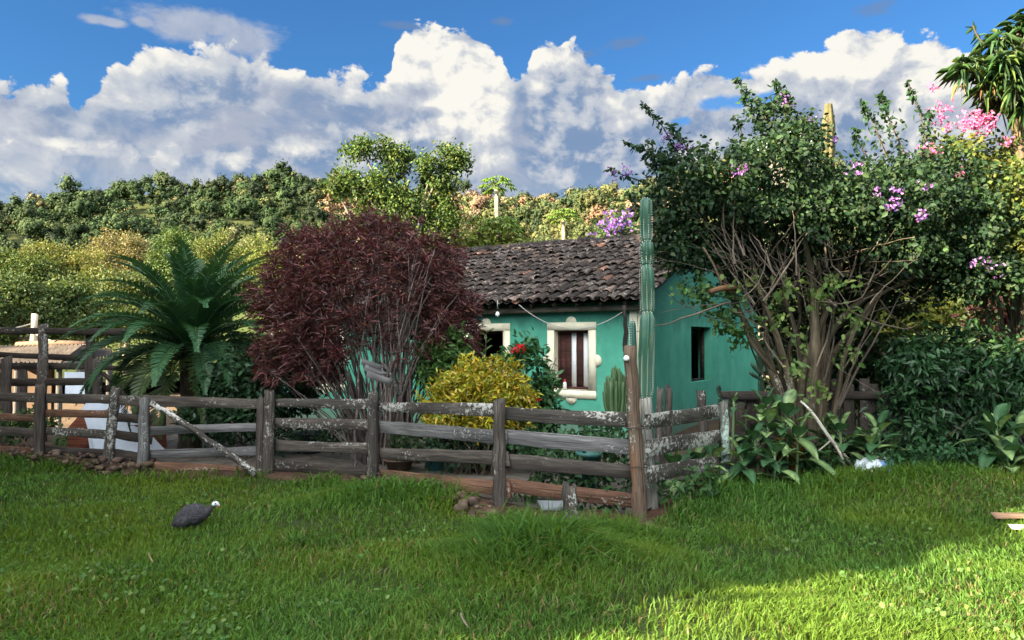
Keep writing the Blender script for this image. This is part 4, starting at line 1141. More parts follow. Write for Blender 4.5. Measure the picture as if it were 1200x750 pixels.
def spline(P, n=22):
    P = np.asarray(P, float); k = len(P); t = np.linspace(0, k - 1, n); out = []
    for tt in t:
        i = min(int(tt), k - 2); f = tt - i
        p0, p1, p2, p3 = P[max(i - 1, 0)], P[i], P[i + 1], P[min(i + 2, k - 1)]
        out.append(.5 * ((2 * p1) + (-p0 + p2) * f + (2 * p0 - 5 * p1 + 4 * p2 - p3) * f ** 2 + (-p0 + 3 * p1 - 3 * p2 + p3) * f ** 3))
    return np.array(out)
for (b0, pts, r) in stems:
    dj = r_.normal(0, .18); P = [base_at(b0[0], D + dj * .5) - [0, 0, .1]] + [at(x, y, D + dj + (i + 1) * .05 * r_.normal(0, 1)) for i, (x, y) in enumerate(pts)]
    Q = spline(P); tube(ms, Q, np.linspace(r, r * .36, len(Q)) * (1 + r_.normal(0, .03, len(Q))), 9, np.ones(3) * (.75 + .5 * r_.random()), True, .18, r_)
ms.build('trunk', M_BARK, bo)
br = tw
for k in range(150):
    a0 = r_.random(); x0 = 850 + 185 * r_.random(); y0 = 300 + 70 * r_.random()
    A = at(x0, y0, D + r_.normal(0, .5)); L_ = 60 + 70 * r_.random(); an = -PI / 2 + r_.normal(0, .95) + (x0 - 940) / 160.
    B = at(x0 + math.cos(an) * L_, max(235, y0 + math.sin(an) * L_), D + r_.normal(0, .6))
    tube(br, curve(A, B, (r_.normal(0, .08), r_.normal(0, .08), r_.normal(0, .08)), 9, .03, r_), np.linspace(.007 + .014 * r_.random() ** 2, .003, 9), 5, np.ones(3) * (.7 + 1.0 * r_.random()), False, 0, r_)
for k in range(14):
    x0 = 905 + 80 * r_.random(); A = at(x0, 430 + 60 * r_.random(), D - .1 + r_.normal(0, .25)); B = at(x0 + (x0 - 945) * (.8 + r_.random()) + r_.normal(0, 15), 310 + 70 * r_.random(), D + r_.normal(0, .4))
    tube(br, curve(A, B, (r_.normal(0, .06), 0, 0), 9, .03, r_), np.linspace(.012 + .012 * r_.random(), .005, 9), 5, np.ones(3) * (.7 + .8 * r_.random()), False, 0, r_)
br.build('branches', mat_wood('bark_tan', (.045, .035, .026), (.165, .13, .095), .1, (.30, .28, .23), .5), bo)
sb = MB(); tube(sb, curve(at(832, 342, D - .3), at(862, 337, D - .1), (0, 0, .02), 6), [.035, .04, .04, .045, .045, .05], 9, (1.3, .9, .7), True, .1, r_); tube(sb, curve(at(824, 290, D - .3), at(846, 336, D - .2), (.03, 0, 0), 8), np.linspace(.014, .02, 8), 6, (1.8, 1.8, 1.7), True, .1, r_)
tag(sb.build('sawn_branch', M_BARK, bo), 'sawn-off orange-brown limb at the left')
blossoms(bo, r_, [(797, 174, .9, .2), (781, 160, .5, .2), (865, 200, .55, -.9), (873, 197, .5, -.9), (1001, 197, .7, -.9), (1047, 226, .75, -1.1), (1043, 242, .6, -1.1), (1079, 252, .5, -1.0), (1027, 225, .4, -1.1), (946, 143, .7, .1), (919, 118, .7, .1), (950, 160, .6, .1), (953, 173, .5, .0), (1160, 310, .9, -.5), (1143, 307, .45, -.5), (1087, 217, .5, -.9), (978, 165, .45, 0), (1052, 238, .4, -1.1), (722, 202, .7, .4), (734, 203, .5, .4), (1081, 255, .4, -1.)], D, (.36, .17, .48), .036, 13, .15)

# pink flowering climber at far right, lit by the sun
D = 10.9; r_ = np.random.default_rng(71); bc = base_at(1185, D)
pb = thing('pink_bougainvillea', 'sunlit yellow-green bougainvillea with pink flowers at the upper right', 'shrub', bc)
m = MB(); cl = [(at(x, y, D + dy), (rx, ry, rz)) for (x, y, rx, rz, ry, dy) in ((1130, 195, .45, .45, .6, 0), (1175, 200, .55, .5, .7, .1), (1215, 190, .6, .5, .8, .3), (1150, 240, .6, .5, .6, .0), (1200, 260, .6, .6, .7, .2), (1105, 175, .2, .25, .3, .1), (1190, 225, .45, .5, .4, -.7), (1195, 300, .4, .5, .4, -.6))]
foliage(m, cl, 330, .085, (.085, .115, .026), r_, [(.15, .155, .032), (.05, .085, .025), (.075, .10, .026)], .5, sub=.18, aspect=.6, zb=.3)
m.build('crown', M_LEAF, pb)
m = MB()
for k in range(9):
    e = at(1120 + 95 * r_.random(), 190 + 60 * r_.random(), D); tube(m, spline([bc + [r_.normal(0, .1), 0, -.1], at(1180 + r_.normal(0, 10), 400, D), e], 14), np.linspace(.05, .012, 14), 7, (1, 1, 1), False, .1, r_)
m.build('stems', M_BARK, pb)
blossoms(pb, r_, [(1147, 140, 1.1, -.3), (1133, 146, .8, -.3), (1160, 147, .9, -.3), (1106, 128, 1.0, -.1), (1102, 140, .7, -.1), (1094, 102, .55, -.1), (1087, 173, .9, -.5), (1098, 180, .5, -.5), (1128, 203, .6, -.7), (1182, 166, .6, -.4), (1140, 138, 1.1, -.5), (1152, 146, 1.1, -.5), (1135, 150, .8, -.5), (1160, 140, .7, -.5), (1110, 150, .5, -.2)], D, (.62, .18, .36), .042, 20, .13)

# tree with rosettes of long strap leaves at the top right corner
D = 10.6; r_ = np.random.default_rng(81); bc = base_at(1205, D)
st_ = thing('strap_leaved_tree', 'tree with drooping rosettes of long glossy strap leaves at the top right corner', 'tree', bc)
trk = MB(); tube(trk, spline([bc - [0, 0, .1], at(1203, 350, D), at(1196, 180, D), at(1192, 60, D)], 20), np.linspace(.13, .06, 20), 9, (1, 1, 1), True, .15, r_)
m = MB(); dry = MB()
for (x, y, dd, az0) in ((1150, 75, 0, PI), (1130, 78, -.2, PI), (1172, 45, 0, PI * .8), (1192, 35, .2, PI * .5), (1160, 98, -.2, PI), (1185, 95, -.4, PI * 1.3), (1200, 70, -.5, PI * 1.5), (1200, 120, -.3, PI * 1.4), (1225, 60, 0, 0), (1222, 110, 0, 0), (1178, 70, -.5, PI * 1.2), (1210, 20, 0, 0), (1172, 118, .1, PI)):
    c = at(x, y, D + dd); tube(trk, spline([at(1195, y + 60, D), (at(1195, y + 45, D) + c) / 2, c], 10), np.linspace(.04, .022, 10), 7, (1, 1, 1), True, .1, r_)
    n = 46; dn = randdir(n, r_, .15); dn[:, 0] += math.cos(az0) * .35; dn[:, 1] += math.sin(az0) * .3; dn = unit(dn)
    leaves(m, c + r_.normal(0, .05, (n, 3)), dn, randdir(n, r_, 1.5), .25 + .12 * r_.random(n), .042 + .012 * r_.random(n), tints(n, (.034, .075, .024), .35, .12, r_, [(.08, .125, .035)], .3), .15, .6)
for (x, y) in ((1124, 98), (1157, 103)):
    c = at(x, y, D - .2); n = 6; leaves(dry, c + r_.normal(0, .03, (n, 3)), randdir(n, r_, -1.2), randdir(n, r_), .19, .025, tints(n, (.22, .14, .07), .3, .1, r_), .2, .5)
for (x, y, xe, ye) in ((1158, 55, 1125, 32),):
    P = spline([at(1180, 70, D), at(1150, 48, D), at(1140, 30, D)], 10); tube(trk, P, .012, 5, (1, 1, 1), False, 0, r_)
    n = 40; f = r_.random(n); b = np.array([[np.interp(t, np.linspace(0, 1, 10), P[:, c]) for c in range(3)] for t in f]); leaves(m, b, randdir(n, r_, .1), randdir(n, r_, .6), .13, .04, tints(n, (.03, .07, .03), .3, .1, r_), .12, .2)
trk.build('trunk', M_BARK, st_); m.build('leaves', M_LEAF_GLOSS, st_); dry.build('dry_leaves', M_LEAF, st_)

# ------------------------------------------------------------------ right-hand undergrowth
shrub('tall_hedge_shrub', 'tall dark green bush filling the right side in front of the board fence', 'shrub', 1080, 10.6, [(1080, 470, .75, .6, .75), (1120, 430, .65, .6, .6), (1160, 455, .6, .6, .8), (1075, 420, .45, .5, .4), (1110, 510, .7, .5, .5), (1060, 505, .45, .4, .45), (1195, 430, .5, .5, .6)], 420, .125, (.022, .058, .022), M_LEAF_GLOSS, 91, [(.035, .085, .03)], .35, sub=.22, aspect=.34, stems=22, droop=.25)
shrub('hedge_shrub', 'dense mid-green bush right of the flowering tree trunk', 'shrub', 1015, 12.0, [(1000, 400, .5, .5, .7), (1030, 430, .5, .5, .6), (985, 440, .35, .4, .6), (1010, 360, .4, .4, .4)], 380, .11, (.032, .065, .025), M_LEAF, 92, [(.06, .10, .03)], .3, sub=.22, aspect=.4, stems=10, droop=.25)
shrub('sunlit_shrub', 'bright yellow-green sunlit bush seen through the gap beneath the pink flowers', 'shrub', 1062, 15.0, [(1065, 372, .7, .6, .40), (1100, 362, .5, .5, .35), (1040, 385, .5, .5, .5), (1070, 430, .9, .5, .7)], 240, .14, (.15, .19, .03), M_LEAF, 93, [(.22, .22, .04)], .4, sub=.26, aspect=.36, stems=10, zb=.3)
shrub('red_croton', 'sunlit bush with pinkish red and cream leaves at the right edge', 'shrub', 1190, 13.0, [(1180, 345, .5, .5, .4), (1165, 360, .4, .4, .35), (1210, 350, .5, .5, .45), (1190, 395, .7, .5, .5)], 330, .13, (.22, .055, .045), M_LEAF_RED, 94, [(.36, .17, .10), (.10, .03, .025), (.30, .25, .08)], .6, sub=.22, aspect=.4, stems=10)
shrub('hedge_shrub', 'tall dark hedge shrub beyond the right border beside the board fence', 'shrub', 1330, 11.0, [(1310, 440, .8, .6, .9), (1380, 430, .8, .6, 1.0), (1280, 380, .6, .5, .7)], 260, .125, (.022, .052, .022), M_LEAF_GLOSS, 97, sub=.24, aspect=.36, stems=10, droop=.25)
shrub('hedge_shrub', 'second tall dark hedge shrub farther beyond the right border', 'shrub', 1500, 11.5, [(1480, 430, .9, .7, 1.0), (1560, 420, .9, .7, 1.1), (1440, 370, .7, .6, .8)], 240, .125, (.026, .056, .022), M_LEAF_GLOSS, 98, sub=.24, aspect=.36, stems=10, droop=.25)
# spotted big-leaf plants
def bigleaf(mb, P0, D, up, L, W, droop, c_edge, c_mid, rs, rows=8):
    D = unit(D); S = unit(np.cross(D, up)); N = np.cross(S, D); V = []; C = []
    for k in range(rows):
        u = k / (rows - 1); w = W * .5 * max(.02, math.sin(PI * min(1, u * .93 + .07)) ** .75) * (1 if k else .2)
        c = np.asarray(P0) + D * L * u + np.array([0, 0, -1.]) * L * droop * u * u
        wav = .03 * math.sin(u * 9 + rs.random()) * W
        for q, f in enumerate((-1, -.5, 0, .5, 1)):
            V.append(c + S * w * f + N * (abs(f) * w * .32 + (wav if abs(f) == 1 else 0)))
            sp = (.3 + .7 * rs.random() if abs(f) == .5 else (.25 + .7 * rs.random() if f == 0 else .0))
            C.append(c_edge * (1 - sp) + c_mid * sp)
    F = [[k * 5 + q, k * 5 + q + 1, (k + 1) * 5 + q + 1, (k + 1) * 5 + q] for k in range(rows - 1) for q in range(4)]
    mb.add(V, F, None, np.clip(np.array(C) * (.8 + .4 * rs.random()), 0, .9))
def dieff(px, d, label, heads, seed, n=15, L=.36, W=.18, group='spotted-leaf plants along the foot of the bushes'):
    rs = np.random.default_rng(seed); b = base_at(px, d); t = thing('dumb_cane', label, 'plant', b, group)
    for (x, y, s, dd) in heads:
        top = at(x, y, d + dd); bb = b + np.array([(top[0] - b[0]) * .6, dd, -.05]); m = MB()
        tube(m, curve(bb, top, (0, 0, 0), 8), np.linspace(.022, .016, 8), 7, (.10, .16, .06), True, .05, rs); stem = m.build('stem', M_CACT, t)
        m = MB()
        n_ = int(n * 1.5)
        for k in range(n_):
            az = k * 2.4 + rs.normal(0, .3); f = k / n_; el = math.radians(70 - 85 * f)
            Dd = np.array([math.cos(az) * math.cos(el), math.sin(az) * math.cos(el), math.sin(el)])
            pet = top + np.array([0, 0, -.30 * f * s]); p1 = pet + Dd * .10 * s
            tube(m, [pet, p1], .007, 5, (.10, .17, .06), False)
            bigleaf(m, p1, Dd, [-math.cos(az) * math.sin(el), -math.sin(az) * math.sin(el), math.cos(el) + .05], L * s * (.8 + .35 * rs.random()), W * s, .35 + .3 * f, np.array([.020, .060, .026]), np.array([.27, .38, .14]) if rs.random() < .55 else np.array([.06, .14, .055]), rs)
        m.build('leaves', M_LEAF_GLOSS, t)
dieff(900, 9.75, 'spotted-leaf plant with drooping leaves right of the mint-coloured post', [(884, 520, 1.05, 0), (900, 500, 1.15, .15), (868, 535, .9, -.1), (908, 535, 1.0, -.2)], 11, 10)
dieff(925, 9.8, 'tall spotted-leaf plant with pale upright leaves against the flowering tree trunk', [(922, 490, 1.15, .1), (935, 515, 1.1, -.1), (897, 478, .9, .25)], 12, 9)
dieff(985, 10.2, 'spotted-leaf plant right of the fallen pale branch', [(985, 508, 1.0, 0), (1000, 525, .9, .1), (968, 500, .8, .2)], 13, 8)
dieff(1030, 10.1, 'spotted-leaf plant with one pale leaf behind the plastic bag', [(1030, 508, 1.05, 0), (1020, 522, .9, -.1), (1045, 525, .8, .1)], 14, 8)
dieff(1180, 9.7, 'large spotted-leaf plant at the right edge in front of the hedge', [(1168, 505, 1.1, 0), (1192, 515, 1.2, .1), (1180, 540, 1.1, -.2), (1205, 540, 1.0, 0), (1150, 545, .9, 0)], 15, 10)
dieff(850, 10.35, 'pale rosette plant on top of the mint-coloured post', [(860, 470, .45, -.1)], 16, 7)
dieff(805, 9.6, 'broad dark green leaves behind the lower rails of the short fence', [(790, 548, 1.2, 0), (815, 545, 1.1, .2), (835, 540, 1., .3)], 17, 8, W=.19)
shrub('low_plant', 'low leafy plants at the foot of the hedge left of the plastic bag', 'plant', 960, 10.0, [(955, 535, .3, .2, .15), (975, 545, .3, .2, .12), (940, 548, .25, .2, .12)], 300, .09, (.03, .075, .025), M_LEAF, 95, sub=.12, stems=0)
shrub('low_plant', 'low leafy plants at the foot of the tall hedge on the right', 'plant', 1105, 9.7, [(1095, 535, .5, .3, .2), (1140, 545, .4, .3, .2), (1060, 540, .3, .2, .15)], 300, .10, (.025, .07, .025), M_LEAF, 96, sub=.14, stems=0, droop=.3)
# courtyard plants behind the fence
for i, (px, d, label, cl_, colr) in enumerate((
        (640, 10.4, 'low leafy plants behind the fence below the red-flowered shrub', [(625, 520, .4, .3, .2), (665, 525, .4, .3, .18)], (.03, .075, .028)),
        (705, 10.0, 'low dark plants with a red flower behind the fence left of the tall post', [(690, 525, .4, .3, .2), (720, 520, .3, .3, .25), (705, 505, .3, .3, .15)], (.028, .07, .025)),
        (540, 10.6, 'low dark-leaved plants under the yellow shrub', [(520, 525, .35, .3, .2), (560, 530, .4, .3, .2)], (.025, .055, .025)),
        (470, 10.6, 'small low plants at the foot of the red shrub', [(475, 520, .3, .3, .15), (500, 525, .25, .2, .12)], (.03, .06, .022)),
        (345, 12.0, 'dark low plants in the courtyard behind the fence below the shadowy bush', [(330, 515, .4, .3, .22), (390, 512, .4, .3, .2)], (.02, .045, .018)),
        (600, 11.2, 'dark leafy plants in the courtyard below the yellow shrub', [(590, 515, .4, .3, .28), (555, 520, .35, .3, .22), (525, 512, .3, .3, .2)], (.022, .05, .018)),
        (730, 9.2, 'dark tangled plants behind the rails just left of the tall post', [(725, 560, .3, .2, .2), (690, 555, .4, .25, .2), (655, 555, .35, .25, .18)], (.022, .052, .02)),
        (620, 8.75, 'small weeds growing at the foot of the fence right of the nearest fence post', [(615, 580, .2, .1, .12), (640, 572, .2, .1, .12)], (.05, .10, .03)),
        (690, 8.1, 'small leafy weeds under the reddish bottom rail left of the tall post', [(700, 592, .2, .1, .10), (720, 585, .2, .12, .14), (680, 590, .15, .1, .08)], (.035, .08, .028)),
        (520, 9.0, 'small weeds growing on the bank at the foot of the middle fence posts', [(500, 572, .25, .1, .07), (545, 585, .2, .1, .07)], (.045, .09, .028)),
        (800, 8.6, 'low weeds under the lower rail of the short fence', [(790, 575, .3, .15, .12), (825, 562, .3, .15, .12)], (.04, .09, .028)),
        (70, 13.0, 'low weeds behind the far left fence', [(50, 490, .5, .3, .2), (20, 500, .5, .3, .25), (80, 520, .3, .3, .15)], (.05, .10, .03)))):
    t, r_ = shrub('low_plant', label, 'plant', px, d, cl_, 320, .085, colr, M_LEAF, 200 + i, sub=.12, stems=0)
    if i == 1: blossoms(t, r_, [(726, 547, .4)], 9.7, (.6, .02, .05), .03, 14, .06)
# ------------------------------------------------------------------ pots, litter and small things
def lathe(mb, c, prof, sides=20, col=(1, 1, 1)):
    a = np.arange(sides) * 2 * PI / sides; V = []
    for (r, z) in prof: V += [[c[0] + r * math.cos(t), c[1] + r * math.sin(t), c[2] + z] for t in a]
    F = [[i * sides + j, i * sides + (j + 1) % sides, (i + 1) * sides + (j + 1) % sides, (i + 1) * sides + j] for i in range(len(prof) - 1) for j in range(sides)]
    mb.add(V, F, None, col)
def pot(px, d, label, col, r, h, name='plant_pot', z=.03):
    c = base_at(px, d); c[2] += z
    t = thing(name, label, 'pot', c); m = MB()
    lathe(m, c, [(.0, 0), (r * .72, 0), (r * .95, h * .9), (r * 1.05, h * .9), (r * 1.05, h), (r * .95, h), (r * .9, h * .82)])
    m.build('pot', mat_plain(name + '_paint', col, .6, .2, 6), t, True)
    m = MB(); lathe(m, c, [(0.001, h * .83), (r * .9, h * .825)]); m.build('earth', mat_plain('pot_soil', (.05, .035, .025), .95, .3, 20), t)
    return t, c
pot(510, 10.9, 'bluish green pot on the courtyard paving below the yellow shrub', (.07, .22, .22), .17, .26)
pot(362, 12.6, 'dark grey pot in front of the teal wall behind the fence', (.03, .035, .045), .28, .34)
pot(690, 9.3, 'dark green pot behind the fence near the tall post', (.03, .10, .09), .16, .5)
t, c = pot(926, 10.15, 'terracotta orange pot half hidden under the spotted leaves', (.36, .13, .03), .20, .42)
t, c = pot(468, 10.9, 'low clay bowl with a striped sword-leaved plant behind the fence', (.16, .10, .07), .22, .16)
rs = np.random.default_rng(3); m = MB()
for k in range(9):
    az = k * 2.4; el = math.radians(40 + 40 * rs.random()); Dd = np.array([math.cos(az) * math.cos(el), math.sin(az) * math.cos(el), math.sin(el)])
    bigleaf(m, c + [0, 0, .13], Dd, [0, 0, 1.001], .36, .06, .12, np.array([.38, .38, .16]), np.array([.03, .09, .04]), rs)
sp = thing('striped_plant', 'yellow-edged sword-leaved plant growing in the low clay bowl', 'plant', c + [0, 0, .13]); m.build('leaves', M_LEAF_GLOSS, sp)

# fallen pale branch leaning by the flowering tree
a = at(936, 476, 9.85); b = on_ground(998, 546)
fb = MB(); r_ = np.random.default_rng(12)
tube(fb, spline([at(938, 470, 9.9), at(952, 484, 9.88), at(975, 517, 9.85), b + [0, 0, .02]], 16), np.linspace(.014, .032, 16), 7, (1.9, 1.9, 1.8), True, .2, r_)
tube(fb, spline([at(979, 522, 9.85), at(986, 535, 9.8), on_ground(991, 552)], 8), np.linspace(.022, .014, 8), 6, (1.3, 1.2, 1.1), True, .2, r_)
tube(fb, spline([at(975, 515, 9.85), at(955, 532, 9.7), at(948, 540, 9.7)], 8), np.linspace(.012, .006, 8), 6, (1.5, 1.4, 1.3), True, .2, r_)
tag(fb.build('fallen_branch', mat_wood('pale_branch', (.16, .14, .12), (.34, .32, .28), .35, (.5, .5, .46), .5), loc=b), 'pale mottled fallen branch leaning from the tree trunk to the grass', 'branch')

# crumpled plastic sack
c = on_ground(1026, 552); r_ = np.random.default_rng(22)
n, k = 28, 12; V = []; C = []
for i in range(k):
    v = i / (k - 1); ph = v * PI * .5
    for j in range(n):
        a = j * 2 * PI / n; R = math.cos(ph) ** .6 * (1 + .16 * math.sin(a * 5 + v * 4) + .10 * math.sin(a * 9 - v * 7)) + .01
        V.append([c[0] + .25 * R * math.cos(a), c[1] + .15 * R * math.sin(a), c[2] - .02 + .16 * math.sin(ph) * (1 + .2 * math.sin(a * 3 + 1)) + .015 * r_.normal()])
        x = math.cos(a) * R; w = math.sin(a * 3 + v * 5)
        C.append((.06, .30, .50) if (x > .35 and w > -.5) else ((.06, .16, .5) if abs(x - .15) < .10 else ((.30, .25, .19) if .0 < x <= .5 else (.32, .36, .37))))
F = [[i * n + j, i * n + (j + 1) % n, (i + 1) * n + (j + 1) % n, (i + 1) * n + j] for i in range(k - 1) for j in range(n)]
m = MB(); m.add(V, F, None, C)
tag(m.build('plastic_sack', mat_plain('sack_plastic', (.95, .95, .95), .35, .04, 8, .2, .5), loc=c), 'crumpled white and blue plastic sack lying in the grass', 'sack')
c = on_ground(968, 551); m = MB(); rock(m, c + [0, 0, .03], .08, np.random.default_rng(2), (1, 1, 1)); tag(m.build('pot_shard', M_TERRA, loc=c), 'small orange terracotta shard in the grass by the fallen branch', 'shard')
c = on_ground(1192, 612); m = MB(); plank(m, c + [-.22, .03, .06], c + [.3, -.05, .05], .11, .025, up=(0, 1, .2), nseg=4, wob=.01, rs=r_); tag(m.build('board_scrap', mat_wood('pale_scrap', (.14, .09, .06), (.24, .17, .125), .1), loc=c), 'pale reddish scrap of board in the grass at the right edge', 'board')
c = on_ground(1196, 622); m = MB(); plank(m, c + [-.1, 0, .04], c + [.2, .02, .03], .07, .01, up=(0, 1, .3), nseg=3, wob=.012, rs=r_); tag(m.build('paper_scrap', M_WHITE, loc=c), 'white scrap lying below the reddish board at the right edge', 'litter')
for (px, py, label, colr) in ((174, 664, 'pale dry twig on the lawn below the guinea fowl', (2.6, 2.2, 1.5)), (540, 741, 'pale dry straw on the lawn at the bottom', (2.2, 2.2, 1.8))):
    c = on_ground(px, py); m = MB(); tube(m, spline([c + [0, 0, .11], c + [.015, 0, .07], c + [.05, -.02, .03]], 6), [.006, .007, .007, .007, .006, .004], 5, colr); tag(m.build('dry_twig', M_STEM_RED, loc=c), label, 'twig')
m = MB(); c = at(1045, 354, 12); tube(m, curve(at(1052, 353, 12), at(1100, 351, 12), (0, 0, -.02), 8), .015, 5); tag(m.build('strung_wire', M_WIRE, loc=c), 'pale wire strung above the sunlit bush on the right', 'wire')
c = on_ground(632, 611); m = MB(); plank(m, at(632, 592, c[1] + .45), at(668, 592, c[1] + .5), .16, .05, up=(0, 1, .25), nseg=3, wob=.01, rs=r_); tag(m.build('stone_slab', mat_plain('grey_slab', (.30, .32, .33), .85, .15, 5), loc=c), 'flat grey slab under the fence left of the short stump', 'slab')

# ------------------------------------------------------------------ guinea fowl
c = on_ground(224, 621); r_ = np.random.default_rng(77)
gfd = c[1]
gf = thing('guinea_fowl', 'dark grey guinea fowl with a white head walking on the lawn', 'bird', c)
def gfp(x, y, dy=0.): return at(x, y, gfd + dy)
spine = [(201, 617), (206, 613), (213, 608), (221, 604.5), (230, 602), (237, 600.5), (242, 599), (245.5, 597), (248, 594.5), (250, 592)]
rad = [1.2, 4.5, 8.5, 11.5, 11.5, 9.2, 6.2, 3.6, 2.5, 2.1]
P = spline([gfp(*p) for p in spine], 34); R = np.interp(np.linspace(0, 9, 34), range(10), rad) / FPX * gfd
def mat_gf():
    m, nt, out = new_mat('guinea_plumage')
    g = attr(nt, 'gc').outputs['Vector']
    v = nd(nt, 'ShaderNodeTexVoronoi'); v.inputs['Scale'].default_value = 75; nt.links.new(g, v.inputs['Vector'])
    n1 = noise(nt, g, 25, 4, .6)
    col = mixc(nt, ramp(nt, n1, [(.3, 0), (.7, 1)]), (.016, .016, .019), (.050, .047, .050))
    col = mixc(nt, ramp(nt, v.outputs['Distance'], [(.20, .5), (.32, 0)]), col, (.16, .155, .16))
    principled(nt, out, col, .75, mathn(nt, 'ADD', v.outputs['Distance'], n1), .8, .012, .2); return m
M_GF = mat_gf()
m = MB(); tube(m, P, R, 28, (1, 1, 1), True, .02, r_, lambda a: 1 - .08 * np.cos(2 * a)); m.build('body', M_GF, gf, True)
m = MB()
for sgn in (-1,):
    n_, k_ = 14, 8; V = []
    for i in range(n_):
        u = i / (n_ - 1); p = gfp(207 + 30 * u, 612 - 10.5 * u, 0) ; w = math.sin(PI * min(1, u * .85 + .12)) * .065
        for j in range(k_):
            f = j / (k_ - 1) - .5; V.append(p + np.array([0, -(.105 * math.sin(PI * min(1, u * .8 + .15)) + .006) * math.sqrt(max(.02, 1 - (f * 1.5) ** 2)), f * w * 2 - .005]))
    m.add(V, [[i * k_ + j, (i + 1) * k_ + j, (i + 1) * k_ + j + 1, i * k_ + j + 1] for i in range(n_ - 1) for j in range(k_ - 1)])
m.build('wing', M_GF, gf, True)
hp = gfp(253, 590.5)
m = MB(); tube(m, spline([gfp(249.2, 592.5), gfp(251, 590.4), gfp(253.5, 590), gfp(255.8, 591.2), gfp(257.5, 592.6)], 14), np.interp(np.linspace(0, 1, 14), [0, .25, .55, .8, 1], [.014, .023, .022, .011, .002]), 12, (1, 1, 1), True, 0, r_)
head = m.build('head', mat_plain('bare_white_skin', (.55, .57, .60), .6, .1, 30), gf, True)
m = MB(); tube(m, spline([gfp(252, 588.6), gfp(251.6, 586.6), gfp(250.8, 585.4)], 6), [.012, .011, .009, .007, .004, .001], 8); m.build('casque', mat_plain('horn_casque', (.12, .09, .07)), head, True)
m = MB(); tube(m, spline([gfp(255.5, 592.4, -.012), gfp(256.2, 594), gfp(255.8, 595.4)], 6), [.006, .009, .009, .008, .005, .001], 8); m.build('wattle', mat_plain('wattle_skin', (.35, .08, .07)), head, True)
for dy in (-1, 1):
    m = MB(); p = gfp(252.5, 590.0, dy * .024); tube(m, [p + [0, -.004 * dy, 0], p + [0, .004 * dy, 0]], .006, 8); m.build('eye', M_DARK, head)
for (x0, x1) in ((221, 217), (230, 233)):
    m = MB(); a = gfp(x0, 611); b = gfp(x1, 620); b[2] = float(gz(b[0], b[1])) + .012
    tube(m, [a, (a + b) / 2, b], [.016, .010, .009], 7)
    for an in (-.5, 0, .5, PI): tube(m, [b, b + np.array([math.cos(an), math.sin(an), -.1]) * .05], [.007, .003], 5)
    m.build('leg', mat_plain('grey_leg', (.09, .08, .075)), gf)

# ------------------------------------------------------------------ grass
r_ = np.random.default_rng(100)
def grass_patch(N):
    y = 3.1 * (13.8 / 3.1) ** r_.random(N)            # log-uniform in depth: constant count per picture row band
    x = (r_.random(N) * 2 - 1) * (.76 * y + 3.6)
    ins = np.abs(x) < .76 * y + .9; kp = ins | (r_.random(N) < .45); x, y = x[kp], y[kp]
    return x, y
N = 300000
x, y = grass_patch(N); N = len(x)
fy = fence_y(x)
edge = fy - y - .06 - .28 * (vnoise(x * 1.5, y * .3, 9) - .3)
keep = edge > -.05
soilp = vnoise(x * .9, y * .9, 13)
keep &= r_.random(N) < np.clip(.45 + edge * 2.0, 0, 1)
keep &= ~((soilp > .80) & (r_.random(N) < .6))
x, y = x[keep], y[keep]; N = len(x)
g1 = lambda cx, cy, sx, sy: np.exp(-((x - cx) / sx) ** 2 - ((y - cy) / sy) ** 2)
tuft = 1.15 * g1(.15, 6.15, .62, .55) + .8 * g1(.62, 7.1, .35, .35) + .75 * g1(-1.25, 8.6, .9, .4) + .4 * g1(-1.95, 6.9, .25, .18) + .45 * g1(2.7, 8.7, .8, .7) + .45 * g1(4.5, 9.3, 1.4, .6) + .5 * smooth(1.0 - (fence_y(x) - y), 0, 1.) * (vnoise(x * 2, y * 2, 31) > .45)
pn = vnoise(x * .8, y * .8, 17) * .6 + vnoise(x * 3.1, y * 3.1, 19) * .4
Ln = (.050 + .042 * r_.random(N)) * (.72 + .6 * pn) + tuft * (.14 + .24 * r_.random(N))
wd = (.0068 + .0050 * r_.random(N)) * (.72 + y / 11) * (1 + .5 * np.clip(tuft, 0, 1))
z = gz(x, y) - .008
lean = r_.normal(0, .48, (N, 2)); lean[:, 0] += .10
lay = np.stack([vnoise(x * 1.1, y * 1.1, 23) - .5, vnoise(x * 1.1, y * 1.1, 29) - .5], 1) * .7
lean *= (1 + .7 * np.clip(tuft, 0, 1))[:, None]
lean += lay + .55 * (r_.random((N, 1)) < .25) * r_.normal(0, 1, (N, 2))
az = r_.random(N) * 2 * PI
S = np.stack([np.cos(az), np.sin(az), np.zeros(N)], 1)
B0 = np.stack([x, y, z], 1)
mid = B0 + np.stack([lean[:, 0] * Ln * .30, lean[:, 1] * Ln * .30, Ln * .58], 1)
k_ = 1 / np.sqrt(1 + (lean ** 2).sum(1))
tip = B0 + np.stack([lean[:, 0] * Ln * .95, lean[:, 1] * Ln * .95, Ln * np.clip(k_ * 1.02, .35, 1)], 1)
w = wd[:, None]
V = np.stack([B0 - S * w * .5, B0 + S * w * .5, mid + S * w * .42, mid - S * w * .42, tip], 1).reshape(-1, 3)
i = np.arange(N)[:, None] * 5
pn2 = vnoise(x * .45 + 5, y * .45, 41) * .60 + vnoise(x * 1.7, y * 1.7, 43) * .45
base = np.array([.074, .160, .027])
col = np.tile(base, (N, 1)) * (.40 + 1.15 * r_.random((N, 1)) ** 1.2)
yl = np.clip((pn2 - .40) * 2.2, 0, 1)[:, None]
col = col * (1 - yl) + np.array([.120, .19, .022]) * yl * (.7 + .6 * r_.random((N, 1)))
dk = np.clip(tuft, 0, 1)[:, None] * .45
col = col * (1 - dk) + np.array([.038, .135, .026]) * dk
